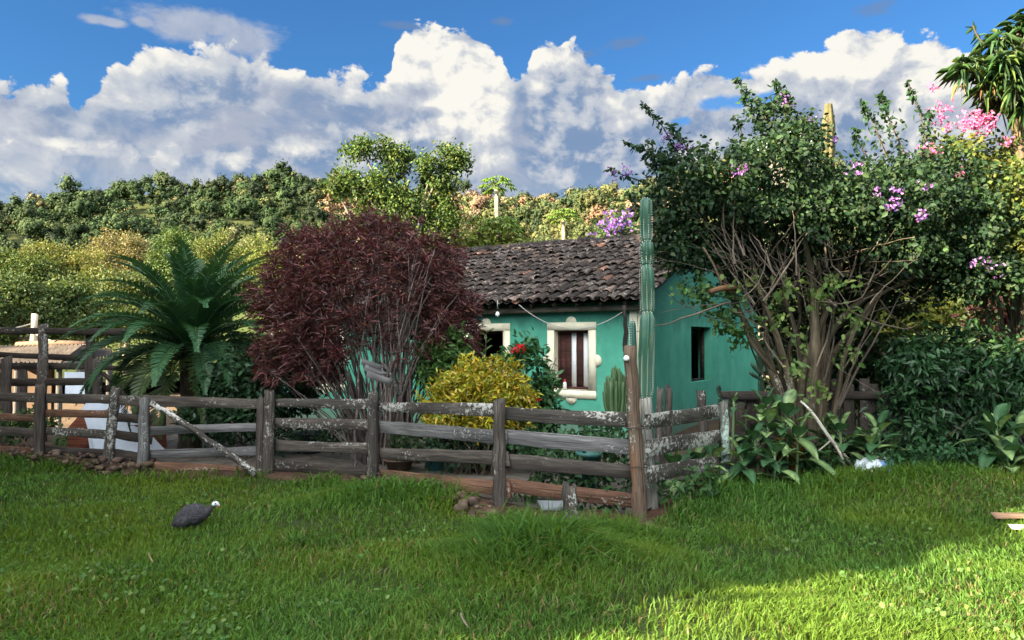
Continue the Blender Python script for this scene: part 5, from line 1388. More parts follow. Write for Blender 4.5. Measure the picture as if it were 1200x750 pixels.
br_ = r_.random(N) < .015 + .14 * np.clip((vnoise(x * .6, y * .6, 47) - .62) * 3, 0, 1)
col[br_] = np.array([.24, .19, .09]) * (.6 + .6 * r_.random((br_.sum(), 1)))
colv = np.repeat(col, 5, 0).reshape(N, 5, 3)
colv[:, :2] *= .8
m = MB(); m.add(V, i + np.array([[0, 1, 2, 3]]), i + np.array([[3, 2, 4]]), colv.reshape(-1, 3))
for k in range(230):                                    # broad-leaved weeds and clover scattered in patches
    yy = 3.6 * (11.5 / 3.6) ** r_.random(); xx = (r_.random() * 2 - 1) * .74 * yy
    if vnoise(xx * .7, yy * .7, 61) < .50 or fence_y(xx) - yy < .3: continue
    n_ = 10 + int(16 * r_.random()); sp_ = .05 + .10 * r_.random()
    bx = xx + r_.normal(0, sp_, n_); by = yy + r_.normal(0, sp_, n_); Pw = np.stack([bx, by, gz(bx, by) + .03 + .04 * r_.random(n_)], 1)
    Lw = (.020 + .03 * r_.random(n_)); leaves(m, Pw, randdir(n_, r_, .25), randdir(n_, r_, 1.2), Lw, Lw * .75, tints(n_, (.085, .17, .045), .35, .12, r_, [(.13, .20, .06)], .3), .15, .1)
tag(m.build('grass', M_GRASS), 'short green lawn grass in front of the fence', 'grass', kind='stuff')
# dry leaf litter below the spotted-leaf plants
rs = np.random.default_rng(6); n = 700
q = np.array([on_ground(860 + 85 * rs.random(), 553 + 32 * rs.random() ** 1.5) for _ in range(n)])
m = MB(); leaves(m, q + [0, 0, .015], randdir(n, rs, .1) * [1, 1, .3], randdir(n, rs, 2.), .07, .03, tints(n, (.16, .10, .05), .5, .15, rs, [(.25, .18, .10), (.08, .05, .03)], .5), .2)
tag(m.build('leaf_litter', M_LEAF), 'dry brown leaf litter at the foot of the spotted-leaf plants', 'leaf litter', kind='stuff')

# ------------------------------------------------------------------ middle-distance trees
def tree(name, label, cat, px, d, clumps, leaf, per, base, seed, alt=None, altp=0., trunk_r=.16, mat=None, group=None, sub=.55, aspect=.6, zb=.35, bark=None, thin=1., bare=0, ground=None, tight=1.):
    """clumps: (px, py, rx, ry, rz[, dy])"""
    r_ = np.random.default_rng(seed); bc = base_at(px, d, ground)
    t = thing(name, label, cat, bc, group)
    cl = [(at(c[0], c[1], d + (c[5] if len(c) > 5 else 0)), (c[2] * tight, c[3] * tight, c[4] * tight)) for c in clumps]
    m = MB(); foliage(m, cl, per, leaf, base, r_, alt, altp, sub=sub, aspect=aspect, zb=zb, thin=thin); m.build('crown', mat or M_LEAF, t)
    m = MB(); mean = np.mean([c[0] for c in cl], 0); fork = bc * .45 + np.array([mean[0], mean[1], mean[2]]) * .55
    tube(m, spline([bc - [0, 0, .2], bc * .6 + fork * .4 + r_.normal(0, .08, 3), fork], 14), np.linspace(trunk_r, trunk_r * .6, 14), 9, (1, 1, 1), True, .15, r_)
    for (c, rad) in cl:
        tube(m, spline([fork, (fork + c) / 2 + r_.normal(0, .2, 3), c + np.array([0, 0, rad[2] * .3])], 12), np.linspace(trunk_r * .5, .02, 12), 6, (1, 1, 1), False, .1, r_)
        for q in range(3):
            e = c + randdir(1, r_, .3)[0] * np.array(rad) * (1.05 if q else .8); tube(m, curve(c, e, (0, 0, .05), 6, .08, r_), np.linspace(.03, .008, 6), 5, (1, 1, 1), False, 0, r_)
    m.build('trunk', bark or M_BARK_GREY, t); return t
# central tree behind the red shrub
D = 25.0; s = D / FPX
tree('leafy_tree', 'tall open-crowned tree lit by the sun rising behind the red shrub', 'tree', 478, D, [
    (423, 175, 22 * s, 20 * s, 11 * s), (452, 176, 18 * s, 18 * s, 12 * s), (470, 192, 26 * s, 22 * s, 17 * s), (412, 212, 20 * s, 18 * s, 15 * s), (392, 218, 14 * s, 15 * s, 11 * s), (440, 225, 32 * s, 28 * s, 24 * s), (505, 205, 24 * s, 24 * s, 22 * s), (528, 185, 24 * s, 20 * s, 13 * s), (515, 225, 24 * s, 26 * s, 22 * s), (540, 195, 14 * s, 14 * s, 10 * s), (480, 240, 30 * s, 28 * s, 26 * s), (520, 255, 22 * s, 24 * s, 22 * s), (450, 258, 34 * s, 28 * s, 22 * s), (500, 275, 38 * s, 30 * s, 20 * s)], .115, 390, (.055, .098, .024), 301, [(.11, .15, .032), (.030, .058, .017)], .5, .2, sub=.36, aspect=.55, tight=.88)
D = 27.0; s = D / FPX
tree('bushy_tree', 'yellow-green sunlit leafy tree just above the left end of the tiled roof', 'tree', 565, D, [(560, 275, 26 * s, 25 * s, 17 * s), (590, 285, 26 * s, 25 * s, 17 * s), (540, 290, 22 * s, 22 * s, 17 * s), (575, 300, 45 * s, 30 * s, 20 * s), (610, 292, 20 * s, 20 * s, 12 * s)], .17, 120, (.16, .19, .035), 302, [(.21, .23, .05), (.10, .14, .03)], .5, .15, sub=.45, aspect=.42)
D = 24.0; s = D / FPX
tree('purple_flowering_bush', 'bush with bright purple flowers showing just above the roof ridge', 'bush', 722, D, [(722, 262, 16 * s, 16 * s, 9 * s), (712, 268, 12 * s, 12 * s, 7 * s), (735, 275, 18 * s, 18 * s, 14 * s)], .16, 60, (.06, .10, .04), 303, trunk_r=.08, sub=.3)
pfb = bpy.data.objects['purple_flowering_bush']; r_ = np.random.default_rng(3)
blossoms(pfb, r_, [(714, 268, .9), (722, 262, 1.1), (730, 257, .9), (718, 272, .7)], D - .5, (.26, .13, .45), .11, 11, .42)
def papaya(px, d, top, label, seed, lean=0):
    r_ = np.random.default_rng(seed); b = base_at(px, d); c = at(px + lean, top, d); t = thing('papaya_tree', label, 'tree', b, 'papaya trees behind the house')
    m = MB(); tube(m, curve(b, c, (.05, 0, 0), 10), np.linspace(.13, .09, 10), 8, (2.0, 1.9, 1.6), True, .08, r_); m.build('trunk', M_BARK_GREY, t)
    m = MB()
    for k in range(16):
        az = k * 2.4; el = math.radians(70 - 75 * k / 16); D_ = np.array([math.cos(az) * math.cos(el), math.sin(az) * math.cos(el), math.sin(el)]); e = c + D_ * .62
        tube(m, curve(c, e, (0, 0, .06), 5), .014, 4, (.16, .22, .06), False)
        for q in range(7):
            a2 = az + (q - 3) * .55; dd = np.array([math.cos(a2), math.sin(a2), -.25]); leaves(m, e[None], dd[None], np.array([[0, 0, 1.]]), .34, .11, tints(1, (.12, .20, .04), .25, .1, r_), .1, .3)
    m.build('leaves', M_LEAF, t)
papaya(582, 32, 222, 'taller papaya tree with a thin pale trunk above the left part of the roof', 1); papaya(586, 27, 272, 'lower papaya tree with drooping leaves beside the yellow-green tree', 2); papaya(662, 36, 258, 'slender papaya tree with a pale trunk above the middle of the roof', 3, -2)
# dark trees at the left behind the shed and others along the foot of the hill
D = 44.0; s = D / FPX
for i, (px, D, top, wid, label, colr, alt) in enumerate((
        (20, 40, 322, 70, 'dark green leafy tree behind the pale pole at the far left', (.045, .080, .025), (.07, .10, .03)), (95, 42, 325, 62, 'dark green bushy tree behind the shed ridge', (.045, .078, .024), (.08, .11, .03)),
        (-45, 38, 330, 70, 'dark leafy tree at the left border', (.04, .075, .022), (.07, .1, .03)), (150, 46, 318, 60, 'dull green tree behind the left tips of the cycad', (.06, .09, .03), (.10, .12, .035)),
        (75, 58, 285, 75, 'sunlit yellow-green broad tree above the shed', (.115, .135, .034), (.16, .165, .045)), (15, 56, 292, 70, 'sunlit light green tree at the left edge of the valley', (.06, .095, .027), (.10, .13, .035)),
        (140, 62, 275, 60, 'pale olive tree with thin branches above the cycad tips', (.15, .14, .06), (.20, .17, .08)), (200, 60, 272, 55, 'dark green tree whose top shows just over the cycad', (.05, .09, .025), (.08, .12, .03)),
        (270, 64, 270, 60, 'light green tree between the cycad and the red shrub', (.085, .115, .03), (.13, .15, .04)), (320, 60, 290, 40, 'yellow-green tree showing left of the red shrub', (.10, .13, .03), (.15, .165, .04)))):
    s = D / FPX; r2 = np.random.default_rng(900 + i); cl = []
    for k in range(9):
        a = r2.random() * 6.28; q = r2.random() ** .5
        cl.append((px + wid * .62 * q * math.cos(a), top + 26 + 26 * q * math.sin(a) + 12 * q * q, wid * (.26 + .1 * r2.random()) * s, wid * .3 * s, (14 + 7 * r2.random()) * s))
    cl.append((px, top + 60, wid * .75 * s, wid * .6 * s, 30 * s))
    tree('valley_tree', label, 'tree', px, D, cl, .16, 80, colr, 310 + i, [alt], .45, .25, sub=.7, aspect=.6, thin=.8, group='trees along the foot of the hill', ground=-.5)
for (px, D, cl_, label, sd) in ((930, 23, [(915, 330, 1.4, 1.2, 1.5), (940, 390, 1.6, 1.2, 1.6), (905, 430, 1.2, 1.2, 1.2)], 'dark leafy tree close behind the right end of the gable wall', 351), (1000, 22, [(985, 330, 1.5, 1.2, 1.4), (1010, 390, 1.5, 1.2, 1.6), (1030, 320, 1.3, 1.2, 1.2), (1000, 440, 1.4, 1.2, 1.2)], 'dark leafy tree behind the bare stems of the flowering tree', 352)):
    tree('backyard_tree', label, 'tree', px, D, cl_, .20, 85, (.025, .05, .018), sd, [(.05, .08, .025)], .3, .14, sub=.5, aspect=.5)
# house gable with a white bargeboard far behind the flowering tree
D = 40.0
fh = thing('distant_house', 'distant house gable with a white bargeboard glimpsed above the flowering tree', 'house', base_at(925, D))
A = at(893, 180, D); Pk = at(925, 156, D); Bq = at(957, 180, D); zb0 = 0.
m = MB(); V = [[A[0], D, zb0], [Bq[0], D, zb0], [Bq[0], D, Bq[2]], [Pk[0], D, Pk[2]], [A[0], D, A[2]]]; V2 = [[v[0], v[1] + 5, v[2]] for v in V]
m.add(V + V2, [[0, 1, 2, 4], [5, 9, 7, 6], [0, 4, 9, 5], [1, 6, 7, 2]], [[4, 2, 3], [9, 8, 7]]); m.build('wall', mat_plain('distant_wall', (.13, .11, .09)), fh)
m = MB(); plank(m, A + [-.5, -.3, -.2], Pk + [0, -.3, .12], .35, .1, nseg=3); plank(m, Bq + [.5, -.3, -.2], Pk + [0, -.3, .12], .35, .1, nseg=3); m.build('bargeboard', M_WHITE, fh)
m = MB(); up_ = np.array([0, 0, .22]); q = [A + up_ + [-.6, -.4, -.4], Pk + up_ + [0, -.4, .1], Bq + up_ + [.6, -.4, -.4]]; q2 = [v + np.array([0, 5.8, 0]) for v in q]; m.add(q + q2, [[0, 1, 4, 3], [1, 2, 5, 4]]); m.build('roof', M_WOOD_DARK, fh)

# ------------------------------------------------------------------ hills and their forest
SKX = np.array([-700, -200, 0, 100, 180, 260, 350, 450, 560, 650, 740, 800, 870, 950, 1050, 1200, 1500, 2000.])
SKY_ = np.array([250, 232, 221, 216, 208, 206, 205, 212, 215, 217, 209, 194, 176, 192, 204, 210, 215, 225.])
def az2px(az): return 600 + FPX * np.tan(np.clip(az, -1.3, 1.3))
def hz(x, y):
    r = np.hypot(x, y); az = np.arctan2(x, y); px = az2px(az)
    e_top = (400 - np.interp(px, SKX, SKY_)) / FPX * np.cos(az)
    RT = 400.
    zt = e_top * RT - 7.0
    e_near = (400 - np.interp(px, [-300, 0, 150, 300, 380, 500, 650, 750, 900, 1200], [316, 312, 298, 282, 270, 270, 262, 258, 262, 270])) / FPX * np.cos(az)
    zn = e_near * 170 - 8
    t1 = smooth(r, 48, 175); t2 = smooth(r, 185, 400)
    z = zn * (t1 * .6 + .4 * np.clip((r - 50) / 125, 0, 1))
    z = np.where(r > 175, zn - 5 * smooth(r, 175, 205) + (zt - zn + 5) * (.45 * t2 + .55 * np.clip((r - 195) / 205, 0, 1)), z)
    z = np.where(r > 400, zt - (r - 400) * .12, z)
    z = z + 2.0 * (vnoise(x / 25, y / 25, 77) - .5) * smooth(r, 70, 140) + 11.0 * (vnoise(x / 48, y / 60, 79) - .5) * smooth(r, 170, 250)
    return z
azs = np.radians(np.linspace(-62, 62, 260)); rs_ = np.concatenate([np.linspace(46, 60, 6), np.linspace(64, 420, 90), np.linspace(440, 900, 12)])
A_, R_ = np.meshgrid(azs, rs_); X = R_ * np.sin(A_); Y = R_ * np.cos(A_); Z = hz(X, Y) - .3 + .3 * smooth(R_, 46, 60)
h, w = X.shape; idx = np.arange(h * w).reshape(h, w)
nzv = vnoise(X / 9, Y / 9, 5)
C = np.array([.055, .075, .022]) * (.6 + .8 * nzv[..., None])
px_ = az2px(A_); fld = ((px_ > 640) & (px_ < 745) & (R_ < 110))[..., None]
C = np.where(fld, np.array([.17, .26, .035]) * (.8 + .4 * nzv[..., None]), C)
far_ = smooth(R_, 150, 220)[..., None]; C = C * (1 - far_) + np.array([.05, .06, .02]) * far_
m = MB(); m.add(np.stack([X, Y, Z], -1).reshape(-1, 3), np.stack([idx[:-1, :-1], idx[:-1, 1:], idx[1:, 1:], idx[1:, :-1]], -1).reshape(-1, 4), None, C.reshape(-1, 3))
tag(m.build('hills', M_GROUND, smooth_=True), kind='structure')
r_ = np.random.default_rng(400)
NT = 9400
az = np.radians(-50 + 102 * r_.random(NT)); rr_ = np.sqrt(60 ** 2 + (432 ** 2 - 60 ** 2) * r_.random(NT)); px = az2px(az)
hid = (px > 790) & (px < 1180) & (rr_ < 330)
infld = (px > 636) & (px < 748) & (rr_ < 118)
keep = ~hid & ~infld & (r_.random(NT) < np.where(rr_ < 135, .20, np.where(rr_ < 205, .50, .97)))
az, rr_, px = az[keep], rr_[keep], px[keep]; NT = len(az)
x = rr_ * np.sin(az); y = rr_ * np.cos(az); z = hz(x, y)
fm = MB(); tm = MB()
pal_dark = np.array([[.022, .046, .014], [.030, .058, .018], [.042, .070, .022], [.026, .042, .017]])
pal_mid = np.array([[.065, .085, .025], [.10, .11, .032], [.05, .075, .024], [.125, .115, .045], [.038, .06, .02]])
pal_bright = np.array([[.075, .105, .028], [.115, .135, .034], [.12, .125, .05], [.05, .08, .025], [.14, .13, .065], [.035, .06, .02]])  # brighter, yellower leaf greens
dry = np.array([[.20, .11, .055], [.18, .125, .075], [.23, .14, .08]])
patch = vnoise(x / 28, y / 28, 55)
LAT, LON = 5, 8
_ph = np.linspace(.05, PI - .05, LAT); _th = np.arange(LON) * 2 * PI / LON
SPH = np.array([[math.sin(p) * math.cos(t), math.sin(p) * math.sin(t), math.cos(p)] for p in _ph for t in _th])
SPF = np.array([[a * LON + b, (a + 1) * LON + b, (a + 1) * LON + (b + 1) % LON, a * LON + (b + 1) % LON] for a in range(LAT - 1) for b in range(LON)])
cm = MB()
for i in range(NT):
    r = rr_[i]; R = (2.5 + 3.2 * r_.random() ** 1.5) * (.9 if r < 150 else (.9 if r < 205 else .48 + .85 * r_.random() ** 2.2))
    hgt = R * (1.0 + 1.0 * r_.random() ** 2) + (0 if r < 205 else 2.2 * r_.random() ** 3)
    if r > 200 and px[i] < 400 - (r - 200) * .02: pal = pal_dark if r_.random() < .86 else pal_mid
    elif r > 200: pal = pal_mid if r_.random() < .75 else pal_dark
    else: pal = pal_bright if r_.random() < .72 else pal_mid
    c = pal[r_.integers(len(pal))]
    if r > 205 and 150 < px[i] < 420 and r < 290 and vnoise(x[i] / 17, y[i] / 17, 91) > .42: c = pal_bright[r_.integers(6)] * 1.05
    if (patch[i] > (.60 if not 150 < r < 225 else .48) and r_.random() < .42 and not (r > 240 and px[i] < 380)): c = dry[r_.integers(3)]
    c = c * (.6 + .75 * r_.random()); c = c * .82 + c.mean() * .18
    Lb = min(.95, max(.20, r * .0026)); n = int(min(1700, max(110, 6.2 * R * R / Lb ** 2)))
    nb = 10; bl = randdir(nb, r_, .3) * R * (.25 + .38 * r_.random((nb, 1)) ** .7) * [1, 1, .85]; rl = R * (.28 + .22 * r_.random(nb))
    cen = np.array([x[i], y[i], z[i] + hgt - R * .5])
    if r > 195:
        for q in range(nb):
            cm.add(cen + bl[q] + SPH * rl[q] * .5, SPF, None, c * .9)
    b_i = r_.integers(0, nb, n); d_ = randdir(n, r_, .12)
    P = cen + bl[b_i] + d_ * (rl[b_i] * (.70 + .50 * r_.random(n)))[:, None]
    N_ = unit(.6 * d_ + .80 * unit(P - cen + [0, 0, R * .2]) + .42 * randdir(n, r_))
    D_ = unit(np.cross(N_, randdir(n, r_)))
    L = Lb * (.7 + .6 * r_.random(n))
    tint = (.8 + .4 * r_.random(nb))[b_i][:, None]
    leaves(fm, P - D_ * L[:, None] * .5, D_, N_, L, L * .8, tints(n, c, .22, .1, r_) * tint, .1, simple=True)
    if r < 200 and r_.random() < .5:
        b = np.array([x[i], y[i], z[i] - .3]); tube(tm, [b, cen], [.14, .08], 5, np.array([.30, .26, .2]) * (.6 + .7 * r_.random()), False)
fm.V += cm.V; fm.C += cm.C; fm.G += cm.G; fm.F4 += [f + fm.n for f in cm.F4]; fm.n += cm.n
tag(fm.build('forest', M_FAR), 'wooded hillside of green, olive and rust-coloured trees', 'forest', kind='stuff')
tag(tm.build('forest_trunks', mat_plain('far_bark', (1., 1., 1.), .9, .2), None), 'pale thin trunks among the hillside trees', 'tree trunks', kind='stuff')

# ------------------------------------------------------------------ grove left of and behind the photographer: shades the lawn and the house
SE = math.radians(23.0); SUN = np.array([-.86 * math.cos(SE), -.51 * math.cos(SE), math.sin(SE)])
SUN = SUN / np.linalg.norm(SUN)
def grove(s_, t_, R, Hh, seed, label):
    c = np.array([.86 * s_ - .51 * t_, .51 * s_ + .86 * t_]); r_ = np.random.default_rng(seed)
    b = np.array([c[0], c[1], float(gz(c[0], c[1]))]); t = thing('shade_tree', label, 'tree', b, 'grove left of the photographer')
    m = MB(); n = 4200; d_ = randdir(n, r_, .0); P = np.array([c[0], c[1], Hh * .52 + .2]) + d_ * (.55 + .45 * r_.random((n, 1))) * np.array([R, R, Hh * .50])
    L = .55 * (.7 + .6 * r_.random(n)); leaves(m, P, randdir(n, r_), unit(d_ + randdir(n, r_)), L, L * .75, tints(n, (.05, .09, .025), .3, .1, r_)); m.build('crown', M_LEAF, t)
    m = MB(); tube(m, [b - [0, 0, .2], b + [0, 0, Hh * .3], b + [.3, .2, Hh * .8]], [.35, .28, .1], 9, (1, 1, 1), False, .1, r_); m.build('trunk', M_BARK, t)
for i, (s_, t_, R, Hh) in enumerate(((-9.0, 6.2, 2.5, 10.2), (-10.2, 8.9, 2.6, 13.4), (-9.5, 11.6, 2.8, 13.6), (-9.5, 14.6, 2.9, 13.6), (-9.3, 17.6, 2.8, 12.8), (-9.0, 20.4, 2.4, 10.6))):
    grove(s_, t_, R, Hh, 600 + i, 'dense shade tree standing outside the left border, %s the camera' % ('nearest to', 'second nearest to', 'third nearest to', 'third farthest from', 'second farthest from', 'farthest from')[i])

for i, (x_, y_, R, Hh) in enumerate(((9.6, 5.8, 1.9, 6.5), (10.6, 9.2, 2.0, 7.2), (13.0, 12.5, 2.2, 7.5))):  # trees added out of view to keep sky light off the gable wall
    r_ = np.random.default_rng(700 + i); b = np.array([x_, y_, float(gz(x_, y_))])
    t = thing('added_shade_tree', 'tall dark tree added unseen outside the right border to shade the gable wall, %s from the camera' % ('nearest', 'second', 'farthest')[i], 'tree', b, 'unseen trees added right of the picture for shade')
    m = MB(); foliage(m, [(b + [0, 0, Hh * .3], (R, R, Hh * .3)), (b + [0, 0, Hh * .7], (R * .9, R * .9, Hh * .3))], 26, .30, (.03, .06, .02), r_, sub=.5); m.build('crown', M_LEAF, t)
    m = MB(); tube(m, [b - [0, 0, .2], b + [0, 0, Hh * .7]], [.2, .08], 8); m.build('trunk', M_BARK, t)
# ------------------------------------------------------------------ light, sky, camera
sun = bpy.data.lights.new('sun', 'SUN'); sun.energy = 5.0; sun.angle = math.radians(.53); sun.color = (1.0, .83, .56)
so = bpy.data.objects.new('sun', sun); COL.objects.link(so)
so.rotation_euler = Vector((-SUN[0], -SUN[1], -SUN[2])).to_track_quat('-Z', 'Y').to_euler()
world = bpy.data.worlds.new('World'); scene.world = world; world.use_nodes = True
nt = world.node_tree; nt.nodes.clear()
wout = nd(nt, 'ShaderNodeOutputWorld'); bg = nd(nt, 'ShaderNodeBackground'); nt.links.new(bg.outputs[0], wout.inputs[0])
SKY_STR = .14
bg.inputs[1].default_value = SKY_STR
sky = nd(nt, 'ShaderNodeTexSky', sky_type='NISHITA', sun_disc=False)
sky.sun_elevation = SE; sky.sun_rotation = math.atan2(SUN[0], SUN[1]); sky.air_density = 1.15; sky.dust_density = .3; sky.ozone_density = 2.2
tc = nd(nt, 'ShaderNodeTexCoord'); sp = nd(nt, 'ShaderNodeSeparateXYZ'); nt.links.new(tc.outputs['Generated'], sp.inputs[0])
MX = lambda op, a, b=0., c=None, clamp=False: mathn(nt, op, a, b, c, clamp)
U = MX('ARCTAN2', sp.outputs[0], sp.outputs[1])
Rh = MX('SQRT', MX('ADD', MX('MULTIPLY', sp.outputs[0], sp.outputs[0]), MX('MULTIPLY', sp.outputs[1], sp.outputs[1])))
Vv = MX('DIVIDE', sp.outputs[2], MX('MAXIMUM', Rh, .001))
def pu(px): return math.atan((px - 600) / FPX)
def pv(px, py): return (400 - py) / FPX * math.cos(pu(px))
def fcurve(u, pts, vmax):
    """smooth curve over azimuth: pts (azimuth, value)"""
    n = nt.nodes.new('ShaderNodeFloatCurve'); c = n.mapping.curves[0]
    P = [((a + 1.0) / 2.0, v / vmax) for a, v in pts]
    while len(c.points) < len(P): c.points.new(.5, .5)
    for i, (a, v) in enumerate(P):
        c.points[i].location = (a, v); c.points[i].handle_type = 'AUTO_CLAMPED'
    n.mapping.update()
    nt.links.new(MX('MULTIPLY_ADD', u, .5, .5), n.inputs['Value'])
    return MX('MULTIPLY', n.outputs[0], vmax)
def comb(x, y, z=0.):
    n = nt.nodes.new('ShaderNodeCombineXYZ')
    for i, v in enumerate((x, y, z)):
        if isinstance(v, bpy.types.NodeSocket): nt.links.new(v, n.inputs[i])
        else: n.inputs[i].default_value = v
    return n.outputs[0]
def sstep(x, a, b):
    n = nt.nodes.new('ShaderNodeMapRange'); n.interpolation_type = 'SMOOTHSTEP'
    for i, v in enumerate((x, a, b)):
        if isinstance(v, bpy.types.NodeSocket): nt.links.new(v, n.inputs[i])
        else: n.inputs[i].default_value = v
    return n.outputs[0]
def voro(vec, scale, detail=3, rough=.55):
    n = nt.nodes.new('ShaderNodeTexVoronoi'); n.voronoi_dimensions = '2D'; n.feature = 'SMOOTH_F1'; n.normalize = True
    n.inputs['Scale'].default_value = scale; n.inputs['Detail'].default_value = detail; n.inputs['Roughness'].default_value = rough; n.inputs['Lacunarity'].default_value = 2.1; n.inputs['Smoothness'].default_value = .35
    nt.links.new(vec, n.inputs['Vector']); return n.outputs['Distance']
def noise2(vec, scale, detail, rough, dist=0.):
    n = nt.nodes.new('ShaderNodeTexNoise'); n.noise_dimensions = '2D'
    n.inputs['Scale'].default_value = scale; n.inputs['Detail'].default_value = detail; n.inputs['Roughness'].default_value = rough; n.inputs['Distortion'].default_value = dist
    nt.links.new(vec, n.inputs['Vector']); return n.outputs['Fac']
# cumulus bank: top line over azimuth, billows added to it
TOP = [(-200, 120), (-60, 112), (0, 108), (40, 100), (66, 104), (80, 128), (105, 112), (128, 78), (165, 62), (205, 56), (250, 60), (300, 74), (345, 84), (372, 92), (410, 92), (445, 100), (462, 62), (478, 38), (505, 28), (535, 46), (572, 56), (592, 76), (604, 108), (614, 92), (632, 64), (655, 60), (690, 72), (716, 88), (742, 112), (775, 104), (830, 95), (880, 88), (925, 74), (975, 60), (1005, 40), (1040, 38), (1075, 50), (1112, 56), (1140, 72), (1165, 92), (1250, 110), (1500, 130)]
BRI = [(-200, .45), (0, .62), (60, .60), (110, .50), (200, .46), (280, .48), (320, .62), (380, .66), (440, .70), (465, 1.0), (560, 1.0), (592, .75), (606, .30), (622, .85), (700, .80), (760, .62), (850, .62), (930, .85), (1000, 1.0), (1120, .95), (1200, .6), (1500, .5)]
DEP = [(-200, 30), (0, 40), (110, 50), (200, 50), (300, 45), (440, 60), (468, 170), (550, 190), (594, 120), (608, 30), (622, 120), (690, 120), (760, 90), (900, 80), (960, 130), (1100, 150), (1200, 60), (1500, 50)]
def cu(lst): return [(pu(x), v) for x, v in lst]
H_ = fcurve(U, [(pu(x), pv(x, y)) for x, y in TOP], .6)
BR = fcurve(U, cu(BRI), 1.2)
DP = fcurve(U, [(pu(x), v / FPX) for x, v in DEP], .2)
def field(du, dv, full=True):
    u = MX('ADD', U, du) if du else U; v = MX('ADD', Vv, dv) if dv else Vv
    w1 = MX('MULTIPLY', MX('SUBTRACT', noise2(comb(u, v), 9, 3, .6), .5), .05)
    w2 = MX('MULTIPLY', MX('SUBTRACT', noise2(comb(u, v, 1), 11, 3, .6), .5), .05) if False else MX('MULTIPLY', w1, -.7)
    q = comb(MX('ADD', u, w1), MX('MULTIPLY', MX('ADD', v, w2), 1.15))
    b1 = voro(q, 17, 4, .52)
    n1 = noise2(q, 30, 6, .62)
    f = MX('ADD', MX('MULTIPLY', b1, -.085), MX('MULTIPLY', MX('SUBTRACT', n1, .5), .035))
    return MX('ADD', f, .036), v
f0, v0 = field(0, 0); f1, v1 = field(-.010, .014)
base = MX('SUBTRACT', H_, Vv)
den = MX('ADD', base, f0)
alpha = sstep(den, -.001, .007)
soft = MX('SUBTRACT', 1., MX('MULTIPLY', sstep(den, .02, .0), 0.))
bigb = lambda du, dv: voro(comb(MX('ADD', MX('ADD', U, du), MX('MULTIPLY', f0, .25)), MX('MULTIPLY', MX('ADD', Vv, dv), 1.2)), 8.5, 2, .5)
slope2 = MX('SUBTRACT', bigb(-.02, .028), bigb(0., 0.))
slope = MX('SUBTRACT', f0, f1)                      # >0 on the sides of billows that face the sun
rim = MX('SUBTRACT', 1., sstep(MX('DIVIDE', den, MX('MAXIMUM', DP, .004)), .05, 1.))
lit = MX('MULTIPLY', BR, MX('ADD', MX('MULTIPLY', rim, .62), .06))
lit = MX('ADD', lit, MX('MULTIPLY', slope, MX('MULTIPLY_ADD', BR, 16., 8.)))
big = noise2(comb(U, MX('MULTIPLY', Vv, 1.6)), 5.5, 5, .6)
lit = MX('ADD', lit, MX('MULTIPLY', MX('SUBTRACT', big, .5), 1.5))
lit = MX('ADD', lit, MX('MULTIPLY', slope2, MX('MULTIPLY_ADD', BR, 1.3, .6)))
lit = MX('ADD', lit, .16, None, True)
# smaller sunlit puffs low in front of the bank
def blob(px, py, rx, ry):
    a = MX('DIVIDE', MX('SUBTRACT', U, pu(px)), rx / FPX); b = MX('DIVIDE', MX('SUBTRACT', Vv, pv(px, py)), ry / FPX)
    return MX('SUBTRACT', 1., MX('SQRT', MX('ADD', MX('MULTIPLY', a, a), MX('MULTIPLY', b, b))))
def union(lst):
    o = None
    for q in lst:
        k = blob(*q); o = k if o is None else MX('MAXIMUM', o, k)
    return o
pf_ = union([(146, 184, 13, 15), (188, 188, 13, 26), (200, 178, 10, 14), (276, 188, 18, 14), (285, 180, 12, 12), (458, 158, 20, 18), (440, 172, 22, 14), (70, 165, 70, 9), (110, 178, 45, 6), (500, 150, 26, 16), (340, 170, 30, 14)])
pd = MX('ADD', pf_, MX('ADD', MX('MULTIPLY', f0, 20.), MX('MULTIPLY', MX('SUBTRACT', noise2(comb(U, MX('MULTIPLY', Vv, 1.3)), 34, 5, .65), .5), 1.6)))
pa = MX('MULTIPLY', sstep(pd, -.05, .9), .9)
lit = MX('MAXIMUM', lit, MX('MULTIPLY', pa, MX('ADD', .60, MX('MULTIPLY', slope, 16.))))
# darker blue-grey masses in front of the bank
df_ = union([(110, 135, 50, 14), (160, 150, 40, 14), (455, 128, 22, 12), (612, 150, 12, 60), (505, 130, 14, 8)])
da = sstep(MX('ADD', df_, MX('MULTIPLY', f0, 14.)), .0, .6)
lit = MX('MULTIPLY', lit, MX('MULTIPLY_ADD', da, -.55, 1.))
# detached clouds above
wf = union([(235, 22, 78, 17), (205, 30, 40, 16), (280, 45, 34, 26), (300, 65, 16, 14), (115, 20, 26, 5), (165, 22, 14, 8)])
wd_ = MX('ADD', wf, MX('ADD', MX('MULTIPLY', f0, 12.), MX('MULTIPLY', MX('SUBTRACT', noise2(comb(U, MX('MULTIPLY', Vv, 2.5)), 16, 5, .65), .5), 1.2)))
wa = sstep(wd_, -.10, .75)
gf_ = union([(740, 46, 34, 10), (686, 60, 24, 8), (1030, 4, 30, 10), (470, 25, 30, 8), (590, 22, 16, 6), (760, 88, 30, 6)])
ga = MX('MULTIPLY', sstep(MX('ADD', gf_, MX('MULTIPLY', MX('SUBTRACT', noise2(comb(U, MX('MULTIPLY', Vv, 2.0)), 22, 5, .65), .5), 2.2)), .1, .9), .55)
gap = union([(855, 118, 46, 12), (800, 140, 14, 8), (905, 112, 20, 10)])
gpa = sstep(MX('ADD', gap, MX('MULTIPLY', MX('SUBTRACT', noise2(comb(U, Vv), 26, 5, .65), .5), 1.6)), .0, .6)
